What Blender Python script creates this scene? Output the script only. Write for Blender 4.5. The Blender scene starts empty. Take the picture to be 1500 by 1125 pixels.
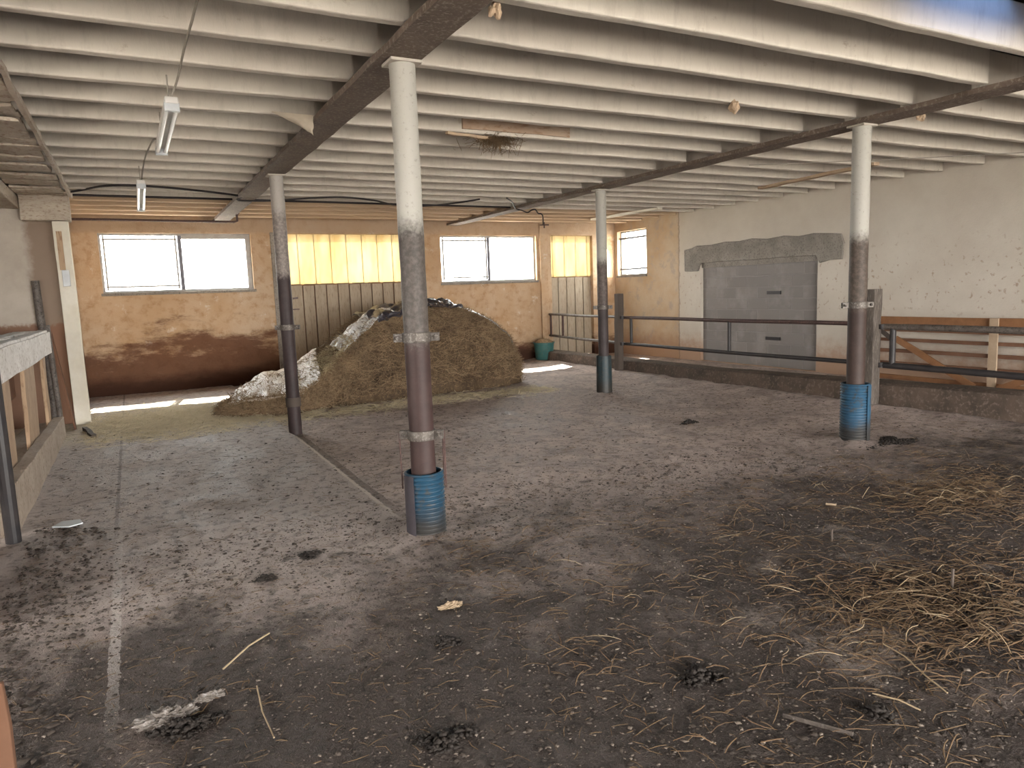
import bpy, bmesh, math, random
import numpy as np
from mathutils import Vector, Matrix, noise

SC = bpy.context.scene
COL = SC.collection
random.seed(7)
RNG = np.random.default_rng(7)
PI = math.pi

# ------------------------------------------------------------------ camera
cam_d = bpy.data.cameras.new('camera')
cam = bpy.data.objects.new('camera', cam_d)
COL.objects.link(cam)
cam_d.sensor_fit = 'HORIZONTAL'
cam_d.sensor_width = 36.0
cam_d.lens = 36.0 * 1042.0 / 1500.0
cam_d.clip_start = 0.02
cam_d.clip_end = 300
cam.matrix_world = Matrix(((0.88133, 0.09313, -0.46324, 0.0),
                           (-0.47111, 0.09801, -0.87661, 0.0),
                           (-0.03624, 0.99082, 0.13025, 1.5),
                           (0, 0, 0, 1)))
SC.camera = cam

# ------------------------------------------------------------------ sky, sun, exposure
SC.view_settings.view_transform = 'Standard'
SC.view_settings.look = 'None'
SC.view_settings.gamma = 1.0
SC.view_settings.use_curve_mapping = False
SC.view_settings.exposure = 0.95
SKY_STRENGTH = 16.0
SUN_STRENGTH = 30.0
w = bpy.data.worlds.new('sky')
SC.world = w
w.use_nodes = True
wn = w.node_tree
bg = wn.nodes['Background']
bg.inputs['Strength'].default_value = SKY_STRENGTH
bg.inputs['Color'].default_value = (1.0, 0.97, 0.925, 1)
sun_d = bpy.data.lights.new('sun', 'SUN')
sun_d.energy = SUN_STRENGTH
sun_d.angle = math.radians(0.6)
sun_d.color = (1.0, 0.93, 0.82)
sun = bpy.data.objects.new('sun', sun_d)
COL.objects.link(sun)
sun.location = (4, 30, 30)
sun.rotation_euler = Vector((-0.12, -0.66, -0.80)).to_track_quat('-Z', 'Y').to_euler()


def portal(name, loc, rot, sx, sy):
    d = bpy.data.lights.new(name, 'AREA')
    d.shape = 'RECTANGLE'
    d.size, d.size_y = sx, sy
    d.cycles.is_portal = True
    o = bpy.data.objects.new(name, d)
    COL.objects.link(o)
    o.location = loc
    o.rotation_euler = rot


FRONT_Y = -5.0
FRONT_HOLES = [(-.5, 8.8, 0.0, 2.6)]
portal('daylight_front', (4.15, FRONT_Y - .3, 1.3), (PI / 2, 0, 0), 9.3, 2.6)
portal('daylight_window', (0.82, 13.7, 2.17), (-PI / 2, 0, 0), 2.4, 1.0)
portal('daylight_window', (6.68, 13.7, 2.17), (-PI / 2, 0, 0), 2.3, 1.0)
portal('daylight_window', (10.2, 12.83, 2.22), (0, PI / 2, 0), 1.0, 1.15)


# ------------------------------------------------------------------ materials
def new_mat(name):
    m = bpy.data.materials.new(name)
    m.use_nodes = True
    nt = m.node_tree
    b = nt.nodes['Principled BSDF']
    return m, nt, b


class N:
    """small node helper"""
    def __init__(s, nt):
        s.nt = nt
        s.pos = nt.nodes.new('ShaderNodeNewGeometry').outputs['Position']

    def link(s, a, b):
        s.nt.links.new(a, b)

    def mapping(s, vec, scale=(1, 1, 1), loc=(0, 0, 0)):
        n = s.nt.nodes.new('ShaderNodeMapping')
        n.inputs['Scale'].default_value = scale
        n.inputs['Location'].default_value = loc
        s.link(vec, n.inputs['Vector'])
        return n.outputs['Vector']

    def noise(s, scale, detail=4, rough=.6, vec=None, dist=0.0):
        n = s.nt.nodes.new('ShaderNodeTexNoise')
        n.inputs['Scale'].default_value = scale
        n.inputs['Detail'].default_value = detail
        n.inputs['Roughness'].default_value = rough
        n.inputs['Distortion'].default_value = dist
        s.link(vec if vec is not None else s.pos, n.inputs['Vector'])
        return n.outputs['Fac']

    def voronoi(s, scale, vec=None, feature='F1'):
        n = s.nt.nodes.new('ShaderNodeTexVoronoi')
        n.feature = feature
        n.inputs['Scale'].default_value = scale
        s.link(vec if vec is not None else s.pos, n.inputs['Vector'])
        return n.outputs['Distance']

    def ramp(s, fac, stops):
        n = s.nt.nodes.new('ShaderNodeValToRGB')
        el = n.color_ramp.elements
        while len(el) < len(stops):
            el.new(0.5)
        for e, (p, c) in zip(el, stops):
            e.position = p
            e.color = (c, c, c, 1) if isinstance(c, (int, float)) else (*c, 1)
        s.link(fac, n.inputs['Fac'])
        return n.outputs['Color']

    def mix(s, fac, a, b, mode='MIX'):
        n = s.nt.nodes.new('ShaderNodeMix')
        n.data_type = 'RGBA'
        n.blend_type = mode
        for sock, v in ((n.inputs[0], fac), (n.inputs[6], a), (n.inputs[7], b)):
            if isinstance(v, (int, float)):
                sock.default_value = v
            elif isinstance(v, tuple):
                sock.default_value = (*v, 1)
            else:
                s.link(v, sock)
        return n.outputs[2]

    def math(s, op, a, b=0.0, c=None, clamp=False):
        n = s.nt.nodes.new('ShaderNodeMath')
        n.operation = op
        n.use_clamp = clamp
        for i, v in enumerate((a, b) if c is None else (a, b, c)):
            if isinstance(v, (int, float)):
                n.inputs[i].default_value = v
            else:
                s.link(v, n.inputs[i])
        return n.outputs[0]

    def xyz(s):
        n = s.nt.nodes.new('ShaderNodeSeparateXYZ')
        s.link(s.pos, n.inputs[0])
        return n.outputs[0], n.outputs[1], n.outputs[2]

    def smooth(s, v, lo, hi):
        n = s.nt.nodes.new('ShaderNodeMapRange')
        n.interpolation_type = 'SMOOTHSTEP'
        n.inputs[1].default_value = lo
        n.inputs[2].default_value = hi
        s.link(v, n.inputs[0])
        return n.outputs[0]

    def bump(s, h, strength=.5, dist=.01):
        n = s.nt.nodes.new('ShaderNodeBump')
        n.inputs['Strength'].default_value = strength
        n.inputs['Distance'].default_value = dist
        s.link(h, n.inputs['Height'])
        return n.outputs['Normal']


def mottled(name, c1, c2, c3=None, scale=6, fine=60, rough=.85, bump=.4, bdist=.006, metal=0.0,
            stretch=(1, 1, 1), lo=.35, hi=.68):
    m, nt, b = new_mat(name)
    k = N(nt)
    v = k.mapping(k.pos, stretch)
    n1 = k.noise(scale, 5, .62, v)
    n2 = k.noise(fine, 4, .65, v)
    c = k.mix(k.ramp(n1, [(lo, 0.0), (hi, 1.0)]), c1, c2)
    if c3:
        c = k.mix(k.ramp(n2, [(.52, 0.0), (.66, 1.0)]), c, c3)
    else:
        c = k.mix(k.math('MULTIPLY', n2, .5), c, tuple(x * .72 for x in c1))
    k.link(c, b.inputs['Base Color'])
    b.inputs['Roughness'].default_value = rough
    b.inputs['Metallic'].default_value = metal
    b.inputs['Specular IOR Level'].default_value = .3
    k.link(k.bump(k.math('ADD', n1, k.math('MULTIPLY', n2, .6)), bump, bdist), b.inputs['Normal'])
    return m


M = {}
M['joist'] = None
M['joist_warm_lit'] = mottled('warm_lit_joist', (.56, .42, .29), (.48, .36, .25), None, 2.2, 26, stretch=(.35, 1, 1), bump=.25)  # warm bounce light near the back wall, put into the joist colour
M['joist_brown'] = mottled('stained_joist', (.36, .24, .165), (.50, .40, .31), (.30, .18, .11), 3, 26, stretch=(.35, 1, 1), bump=.25)
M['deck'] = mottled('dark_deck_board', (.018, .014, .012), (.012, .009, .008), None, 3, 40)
M['beam'] = mottled('dirty_beam', (.165, .125, .10), (.11, .083, .067), (.26, .22, .185), 5, 42, bump=.8, bdist=.01)
M['downstand'] = mottled('limewashed_boarding', (.46, .40, .33), (.36, .30, .24), (.28, .21, .16), 3, 22, stretch=(1, .5, 2.4), bump=.7, bdist=.012)
M['tan_wood'] = mottled('tan_wood', (.44, .31, .20), (.34, .23, .15), (.25, .155, .095), 4, 30, stretch=(2, 2, .3), bump=.3)
M['orange_wood'] = mottled('orange_wood', (.30, .145, .068), (.20, .095, .045), None, 5, 40, bump=.3)
M['red_wood'] = mottled('reddish_wood', (.20, .10, .06), (.13, .065, .04), None, 5, 40, bump=.3)
M['brown_board'] = mottled('brown_board', (.15, .075, .043), (.12, .058, .034), None, 5, 50, bump=.2)
M['batten'] = mottled('old_batten', (.48, .36, .25), (.38, .27, .18), None, 5, 40)
M['grey_wood'] = mottled('weathered_timber', (.115, .095, .08), (.065, .053, .045), (.18, .155, .135), 6, 40, stretch=(2, 2, .3), bump=.6)
M['dark_wood'] = mottled('dark_timber', (.10, .078, .064), (.065, .05, .042), None, 6, 40, stretch=(2, 2, .3), bump=.6)
M['lime_board'] = mottled('limewash_board', (.76, .73, .70), (.62, .585, .55), (.42, .37, .33), 4, 26, bump=.4)
M['white_post'] = mottled('white_painted_wood', (.74, .70, .61), (.64, .58, .46), None, 3, 30, bump=.2)
M['concrete'] = mottled('grey_concrete', (.29, .262, .23), (.20, .178, .154), (.14, .122, .105), 4, 40, bump=.6)
M['sill_concrete'] = mottled('tan_concrete', (.40, .33, .265), (.30, .24, .19), (.22, .17, .13), 4, 30, bump=.6)
M['curb'] = mottled('dirty_curb', (.12, .086, .066), (.055, .042, .033), (.165, .125, .10), 3, 26, bump=.8)
M['rust_pipe'] = mottled('rusty_brown_steel', (.085, .048, .042), (.055, .034, .032), (.13, .075, .06), 8, 50, rough=.5, bump=.25)
M['black_pipe'] = mottled('black_pipe', (.030, .028, .030), (.05, .042, .04), None, 8, 50, rough=.42, bump=.15)
M['worn_pipe'] = mottled('worn_pipe', (.15, .13, .115), (.075, .058, .048), (.035, .028, .025), 10, 50, rough=.5, bump=.2)
M['collar'] = mottled('galvanised_collar', (.13, .115, .10), (.075, .06, .052), (.24, .22, .20), 18, 70, rough=.5, metal=.3, bump=.5)
M['plate'] = mottled('head_plate', (.50, .46, .40), (.36, .31, .26), None, 10, 60)
M['metal'] = mottled('galvanised_metal', (.45, .46, .47), (.36, .37, .38), None, 10, 60, rough=.45, metal=.4)
M['frame'] = mottled('window_frame_metal', (.42, .41, .40), (.34, .32, .30), None, 10, 60, rough=.5)
M['frame_dark'] = mottled('window_frame_dark', (.20, .20, .24), (.15, .15, .18), None, 10, 60, rough=.5)
M['cable'] = mottled('black_cable', (.028, .022, .022), (.02, .016, .016), None, 8, 50, rough=.6)
M['grey_cable'] = mottled('dusty_cable', (.30, .27, .23), (.20, .18, .15), None, 8, 50)
M['lamp_white'] = mottled('lamp_housing', (.62, .60, .57), (.50, .47, .44), None, 8, 50, rough=.5)
M['hay_dark'] = mottled('packed_hay', (.115, .075, .042), (.06, .039, .024), (.17, .115, .062), 3, 30, bump=1.0, bdist=.03)
M['straw'] = mottled('straw', (.60, .49, .30), (.42, .33, .185), None, 9, 60, bump=.1)
M['pale_hay'] = mottled('pale_hay', (.80, .69, .48), (.60, .50, .32), None, 9, 60, bump=.1)
M['stalk'] = mottled('pale_stalk', (.40, .31, .20), (.27, .20, .12), None, 9, 60, bump=.1)
M['straw_brown'] = mottled('old_straw', (.20, .132, .072), (.105, .07, .042), None, 9, 60, bump=.1)
M['hay'] = mottled('hay', (.31, .215, .125), (.18, .122, .072), (.115, .088, .052), 3, 30, bump=.1)
M['hay_brown'] = mottled('brown_hay', (.19, .12, .068), (.10, .064, .038), None, 3, 30, bump=.1)
M['clod'] = mottled('manure_clod', (.036, .027, .022), (.085, .066, .053), None, 30, 120, rough=.8)
M['manure'] = mottled('manure', (.018, .0135, .011), (.034, .026, .021), None, 40, 150, rough=.7, bump=.8)
M['clod_pale'] = mottled('pale_chip', (.23, .19, .155), (.14, .11, .09), None, 30, 120)
M['tarp_pale'] = mottled('dusty_tarp', (.60, .52, .44), (.46, .38, .30), (.40, .32, .245), 4, 9, rough=.5, bump=.2)
M['tarp_white'] = mottled('white_film', (.75, .75, .76), (.60, .59, .59), None, 7, 30, rough=.32, bump=.2)
M['tarp_black'] = mottled('black_film', (.045, .04, .048), (.07, .06, .065), None, 7, 30, rough=.4, bump=.2)
M['tub'] = mottled('teal_plastic', (.035, .13, .125), (.05, .16, .15), (.10, .13, .11), 8, 50, rough=.5)
M['scrap'] = mottled('pale_plastic_scrap', (.62, .66, .68), (.5, .54, .56), None, 8, 50, rough=.4)
M['fleece'] = mottled('grey_fleece', (.20, .175, .155), (.10, .082, .07), (.30, .28, .265), 14, 60, bump=.8)
M['leaf'] = mottled('dry_leaf', (.42, .32, .215), (.30, .215, .14), None, 14, 60)
M['cobweb'] = mottled('dusty_sheet', (.55, .48, .38), (.44, .37, .29), None, 8, 40)
M['ground_out'] = mottled('yard_concrete', (.42, .40, .37), (.36, .34, .31), None, 1, 20)


def joist_mat():
    m, nt, b = new_mat('whitewashed_joist')
    k = N(nt)
    n1 = k.noise(1.1, 5, .6, k.mapping(k.pos, (.5, 1, 1)))
    n2 = k.noise(9, 6, .72, k.mapping(k.pos, (1.6, 1, .45)))
    n3 = k.noise(5, 6, .75, k.mapping(k.pos, (.7, 1, 1), (3, 1, 7)))
    c = k.mix(k.ramp(n1, [(.36, 0.0), (.66, 1.0)]), (.57, .525, .46), (.47, .425, .37))
    c = k.mix(k.ramp(n2, [(.50, 0.0), (.74, .55)]), c, (.36, .32, .275))
    c = k.mix(k.ramp(n3, [(.63, 0.0), (.72, .6)]), c, (.27, .205, .155))
    k.link(c, b.inputs['Base Color'])
    b.inputs['Roughness'].default_value = .9
    b.inputs['Specular IOR Level'].default_value = .2
    k.link(k.bump(n2, .5, .008), b.inputs['Normal'])
    return m


def plaster_back():
    m, nt, b = new_mat('orange_plaster')
    k = N(nt)
    x, y, z = k.xyz()
    n1 = k.noise(1.3, 6, .65)
    n2 = k.noise(7, 6, .7)
    n3 = k.noise(55, 4, .6)
    base = k.mix(k.ramp(n1, [(.34, 0.0), (.68, 1.0)]), (.44, .295, .175), (.50, .38, .27))
    base = k.mix(k.ramp(n2, [(.50, 0.0), (.70, 1.0)]), base, (.36, .22, .12))
    n4 = k.noise(3.2, 6, .75)
    base = k.mix(k.ramp(n4, [(.60, 0.0), (.66, .8)]), base, (.56, .475, .39))
    # manure splashes and rising damp on the lower part of the wall
    vs = k.mapping(k.pos, (.55, 1, 1.6), (3, 0, 1))
    n5 = k.noise(1.6, 7, .68, vs)
    zz = k.math('ADD', z, k.math('MULTIPLY', k.math('SUBTRACT', n5, .5), 2.6))
    xm = k.math('MULTIPLY', k.smooth(x, 4.2, 6.0), .45)
    zz = k.math('ADD', zz, xm)
    st = k.smooth(zz, 1.10, .66)
    base = k.mix(k.math('MULTIPLY', st, .9), base, k.mix(n2, (.15, .062, .032), (.075, .033, .020)))
    st2 = k.smooth(k.math('ADD', z, k.math('MULTIPLY', k.math('SUBTRACT', n5, .5), .5)), .42, .12)
    base = k.mix(k.math('MULTIPLY', st2, .9), base, (.045, .019, .012))
    # cement patch strip above the openings
    top = k.smooth(k.math('ADD', z, k.math('MULTIPLY', n2, .12)), 2.70, 2.76)
    base = k.mix(k.math('MULTIPLY', top, .55), base, (.36, .27, .20))
    k.link(base, b.inputs['Base Color'])
    b.inputs['Roughness'].default_value = .92
    b.inputs['Specular IOR Level'].default_value = .2
    k.link(k.bump(k.math('ADD', n2, k.math('MULTIPLY', n3, .4)), .6, .015), b.inputs['Normal'])
    return m


def plaster_right():
    m, nt, b = new_mat('cream_limewash')
    k = N(nt)
    x, y, z = k.xyz()
    n1 = k.noise(1.1, 6, .65)
    n2 = k.noise(8, 6, .7)
    n3 = k.noise(60, 4, .6)
    base = k.mix(k.ramp(n1, [(.34, 0.0), (.68, 1.0)]), (.575, .525, .455), (.495, .44, .375))
    spots = k.ramp(k.noise(13, 3, .55), [(.60, 0.0), (.70, 1.0)])
    band = k.math('MULTIPLY', k.smooth(z, .8, 1.15), k.smooth(z, 2.35, 1.5))
    base = k.mix(k.math('MULTIPLY', spots, k.math('MULTIPLY', band, .7)), base, (.30, .20, .14))
    # bare orange render beyond the crack near the back corner
    yy = k.math('ADD', y, k.math('MULTIPLY', k.math('SUBTRACT', n2, .5), .10))
    org = k.smooth(yy, 11.22, 11.27)
    oc = k.mix(k.ramp(n1, [(.36, 0.0), (.66, 1.0)]), (.46, .32, .195), (.52, .42, .31))
    oc = k.mix(k.ramp(k.noise(4.5, 6, .75), [(.54, 0.0), (.62, .8)]), oc, (.40, .33, .27))
    base = k.mix(org, base, oc)
    # dirt along the foot of the wall
    zz = k.math('ADD', z, k.math('MULTIPLY', k.math('SUBTRACT', n2, .5), .55))
    low = k.smooth(zz, .62, .16)
    base = k.mix(k.math('MULTIPLY', low, .8), base, (.36, .21, .13))
    crack = k.math('LESS_THAN', k.math('ABSOLUTE', k.math('SUBTRACT', yy, 11.24)), .018)
    base = k.mix(k.math('MULTIPLY', crack, .55), base, (.20, .14, .10))
    k.link(base, b.inputs['Base Color'])
    b.inputs['Roughness'].default_value = .93
    b.inputs['Specular IOR Level'].default_value = .2
    k.link(k.bump(k.math('ADD', n2, k.math('MULTIPLY', n3, .4)), .5, .012), b.inputs['Normal'])
    return m


def grey_wall():
    m, nt, b = new_mat('grey_render')
    k = N(nt)
    x, y, z = k.xyz()
    n1 = k.noise(1.6, 6, .65)
    n2 = k.noise(9, 6, .7)
    base = k.mix(k.ramp(n1, [(.36, 0.0), (.66, 1.0)]), (.46, .41, .35), (.36, .31, .26))
    br = k.smooth(k.math('ADD', x, k.math('MULTIPLY', n2, .16)), -1.02, -.90)
    base = k.mix(k.math('MULTIPLY', br, .8), base, (.19, .125, .085))
    low = k.smooth(k.math('ADD', z, k.math('MULTIPLY', n2, .2)), 1.42, 1.36)
    base = k.mix(k.math('MULTIPLY', low, .9), base, (.20, .10, .06))
    k.link(base, b.inputs['Base Color'])
    b.inputs['Roughness'].default_value = .93
    k.link(k.bump(n2, .5, .012), b.inputs['Normal'])
    return m


def block_mat():
    m, nt, b = new_mat('concrete_blocks')
    k = N(nt)
    br = nt.nodes.new('ShaderNodeTexBrick')
    comb = nt.nodes.new('ShaderNodeCombineXYZ')
    x, y, z = k.xyz()
    k.link(y, comb.inputs[0])
    k.link(z, comb.inputs[1])
    k.link(comb.outputs[0], br.inputs['Vector'])
    br.inputs['Scale'].default_value = 1.0
    br.inputs['Brick Width'].default_value = .5
    br.inputs['Row Height'].default_value = .2
    br.inputs['Mortar Size'].default_value = .011
    br.inputs['Mortar Smooth'].default_value = .3
    br.inputs['Color1'].default_value = (.215, .195, .187, 1)
    br.inputs['Color2'].default_value = (.255, .232, .22, 1)
    br.inputs['Mortar'].default_value = (.29, .268, .253, 1)
    n2 = k.noise(40, 4, .7)
    n1 = k.noise(3, 5, .6)
    c = k.mix(k.math('MULTIPLY', n2, .45), br.outputs['Color'], (.20, .18, .17))
    c = k.mix(k.ramp(n1, [(.5, 0.0), (.7, .5)]), c, (.36, .33, .31))
    k.link(c, b.inputs['Base Color'])
    b.inputs['Roughness'].default_value = .95
    h = k.math('SUBTRACT', k.math('MULTIPLY', n2, .3), br.outputs['Fac'])
    k.link(k.bump(h, .6, .012), b.inputs['Normal'])
    return m


def floor_mat():
    m, nt, b = new_mat('dirty_concrete_floor')
    k = N(nt)
    x, y, z = k.xyz()
    n0 = k.noise(.55, 5, .6)
    n1 = k.noise(2.1, 7, .68, dist=.4)
    n2 = k.noise(13, 6, .72)
    n3 = k.noise(70, 4, .7)
    base = k.mix(k.ramp(n1, [(.36, 0.0), (.64, 1.0)]), (.31, .238, .208), (.64, .525, .47))
    # trodden alley beside the feeder is greyer bare concrete
    alley = k.math('MULTIPLY', k.smooth(x, 1.62, 1.40), k.smooth(y, 2.6, 5.0))
    base = k.mix(k.math('MULTIPLY', alley, .75), base, k.mix(n1, (.40, .345, .315), (.57, .505, .47)))
    # damp manure film, thickest at the near end and the near right
    wet = k.math('ADD', k.smooth(y, 5.6, 2.2), k.math('MULTIPLY', k.math('SUBTRACT', n1, .5), 1.8))
    wet = k.math('ADD', wet, k.math('MULTIPLY', k.math('SUBTRACT', n0, .5), 1.2))
    wet = k.smooth(wet, .10, .95)
    base = k.mix(k.math('MULTIPLY', wet, .92), base, k.mix(n2, (.013, .0095, .008), (.048, .037, .031)))
    # scraped pale patches
    pale = k.ramp(k.noise(1.25, 6, .66, k.mapping(k.pos, (1, .7, 1), (4.2, 1.3, 0))), [(.58, 0.0), (.70, 1.0)])
    base = k.mix(k.math('MULTIPLY', pale, .55), base, (.50, .42, .37))
    # hay chaff trodden into the floor by the left end of the heap
    chaff = k.math('MULTIPLY', k.math('MULTIPLY', k.smooth(x, 2.2, .9), k.math('MULTIPLY', k.smooth(y, 8.5, 9.4), k.smooth(y, 12.4, 11.0))), k.ramp(n2, [(.36, 0.0), (.56, 1.0)]))
    base = k.mix(k.math('MULTIPLY', chaff, .8), base, (.74, .64, .45))
    # dark crumbs
    cr = k.ramp(n2, [(.51, 0.0), (.62, 1.0)])
    base = k.mix(k.math('MULTIPLY', cr, k.math('ADD', .55, k.math('MULTIPLY', wet, .3))), base, (.024, .0175, .014))
    cp = k.ramp(n3, [(.60, 0.0), (.70, 1.0)])
    base = k.mix(k.math('MULTIPLY', cp, .55), base, (.24, .195, .165))
    # floor joint along the alley and the kerb edge under the left posts
    jit = k.math('MULTIPLY', k.math('SUBTRACT', n2, .5), .05)
    j1 = k.math('LESS_THAN', k.math('ABSOLUTE', k.math('ADD', k.math('ADD', x, .22), jit)), .012)
    base = k.mix(k.math('MULTIPLY', k.math('MULTIPLY', j1, k.smooth(y, 4.6, 6.0)), .55), base, (.10, .08, .07))
    j3 = k.math('LESS_THAN', k.math('ABSOLUTE', k.math('ADD', k.math('ADD', x, .20), jit)), .022)
    base = k.mix(k.math('MULTIPLY', k.math('MULTIPLY', j3, k.math('MULTIPLY', k.smooth(y, 2.6, 3.4), k.smooth(y, 5.6, 4.6))), .5), base, (.55, .50, .47))
    j2 = k.math('LESS_THAN', k.math('ABSOLUTE', k.math('ADD', k.math('SUBTRACT', x, 1.47), jit)), .022)
    base = k.mix(k.math('MULTIPLY', k.math('MULTIPLY', j2, k.math('MULTIPLY', k.smooth(y, 4.2, 5.2), k.smooth(y, 8.6, 8.2))), .75), base, (.66, .58, .50))
    j4 = k.math('LESS_THAN', k.math('ABSOLUTE', k.math('ADD', k.math('SUBTRACT', x, 1.53), jit)), .030)
    base = k.mix(k.math('MULTIPLY', k.math('MULTIPLY', j4, k.math('MULTIPLY', k.smooth(y, 4.2, 5.2), k.smooth(y, 8.6, 8.2))), .55), base, (.07, .05, .04))
    k.link(base, b.inputs['Base Color'])
    k.link(k.ramp(n1, [(.38, .50), (.62, .78)]), b.inputs['Roughness'])
    b.inputs['Specular IOR Level'].default_value = .22
    k.link(k.bump(k.math('ADD', k.math('MULTIPLY', n2, 1.0), k.math('MULTIPLY', n3, .6)), 1.0, .028), b.inputs['Normal'])
    return m


def column_mat(name, z_paint, z_rust, pale, mid, dark):
    """steel pipe: pale limewash on top, bare grey below it, brown at the foot (heights are where the coat ends)"""
    m, nt, b = new_mat(name)
    k = N(nt)
    x, y, z = k.xyz()
    n1 = k.noise(5, 6, .7)
    n2 = k.noise(34, 5, .7)
    zz = k.math('ADD', z, k.math('MULTIPLY', k.math('SUBTRACT', n2, .5), .16))
    c = k.mix(k.ramp(n2, [(.58, 0.0), (.68, .7)]), pale, tuple(v * .62 for v in pale))
    cm = k.mix(k.ramp(n2, [(.42, 0.0), (.62, 1.0)]), mid, tuple(v * 1.7 for v in mid))
    cd = k.mix(k.ramp(n1, [(.40, 0.0), (.66, 1.0)]), dark, tuple(v * 1.6 for v in dark))
    c = k.mix(k.smooth(zz, z_paint + .08, z_paint - .08), c, cm)
    c = k.mix(k.smooth(zz, z_rust + .05, z_rust - .05), c, cd)
    k.link(c, b.inputs['Base Color'])
    b.inputs['Roughness'].default_value = .6
    b.inputs['Specular IOR Level'].default_value = .35
    k.link(k.bump(k.math('ADD', n1, n2), .3, .004), b.inputs['Normal'])
    return m


def sleeve_mat(name, blue):
    m, nt, b = new_mat(name)
    k = N(nt)
    x, y, z = k.xyz()
    n2 = k.noise(20, 6, .7)
    n1 = k.noise(5, 5, .7)
    c = k.mix(n1, blue, tuple(v * .65 for v in blue))
    c = k.mix(k.ramp(n2, [(.52, 0.0), (.62, .85)]), c, (.050, .046, .042))
    low = k.smooth(k.math('ADD', z, k.math('MULTIPLY', k.math('SUBTRACT', n1, .5), .42)), .27, .06)
    c = k.mix(k.math('MULTIPLY', low, .92), c, (.030, .025, .020))
    k.link(c, b.inputs['Base Color'])
    b.inputs['Roughness'].default_value = .5
    k.link(k.bump(n2, .3, .004), b.inputs['Normal'])
    return m


def glass_mat():
    m = bpy.data.materials.new('window_glass')
    m.use_nodes = True
    nt = m.node_tree
    nt.nodes.remove(nt.nodes['Principled BSDF'])
    t = nt.nodes.new('ShaderNodeBsdfTransparent')
    t.inputs[0].default_value = (.93, .96, .97, 1)
    g = nt.nodes.new('ShaderNodeBsdfGlossy')
    g.inputs['Roughness'].default_value = .08
    mx = nt.nodes.new('ShaderNodeMixShader')
    mx.inputs[0].default_value = .06
    nt.links.new(t.outputs[0], mx.inputs[1])
    nt.links.new(g.outputs[0], mx.inputs[2])
    nt.links.new(mx.outputs[0], nt.nodes['Material Output'].inputs['Surface'])
    return m


def sheet_mat(name, col, dif, streak):
    """light passing plastic sheet"""
    m = bpy.data.materials.new(name)
    m.use_nodes = True
    nt = m.node_tree
    nt.nodes.remove(nt.nodes['Principled BSDF'])
    k = N(nt)
    n = k.noise(2.2, 5, .6, k.mapping(k.pos, (1.6, 1, .5)))
    n2 = k.noise(12, 4, .6)
    c = k.mix(k.ramp(n, [(.36, 0.0), (.66, 1.0)]), col, streak)
    c = k.mix(k.math('MULTIPLY', n2, .25), c, tuple(v * .6 for v in col))
    t = nt.nodes.new('ShaderNodeBsdfTranslucent')
    k.link(c, t.inputs[0])
    d = nt.nodes.new('ShaderNodeBsdfDiffuse')
    d.inputs[0].default_value = (*dif, 1)
    mx = nt.nodes.new('ShaderNodeMixShader')
    mx.inputs[0].default_value = .35
    nt.links.new(t.outputs[0], mx.inputs[1])
    nt.links.new(d.outputs[0], mx.inputs[2])
    nt.links.new(mx.outputs[0], nt.nodes['Material Output'].inputs['Surface'])
    return m


M['joist'] = joist_mat()
M['back'] = plaster_back()
M['right'] = plaster_right()
M['greywall'] = grey_wall()
M['block'] = block_mat()
M['floor'] = floor_mat()
M['glass'] = glass_mat()
M['yellow'] = sheet_mat('yellow_roof_light_sheet', (.105, .082, .041), (.5, .42, .28), (.070, .046, .016))
M['bluesheet'] = sheet_mat('blue_film', (.024, .052, .135), (.1, .18, .4), (.03, .06, .14))
M['door_board'] = mottled('grey_beige_boards', (.40, .335, .255), (.33, .27, .20), (.25, .19, .135), 3, 30, stretch=(2, 2, .25), bump=.3)
M['tube'] = mottled('lamp_tube', (.82, .82, .82), (.74, .74, .74), None, 8, 50, rough=.25, bump=.05)
PALE, MID, DARK = (.39, .375, .335), (.062, .052, .046), (.036, .020, .018)


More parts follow.
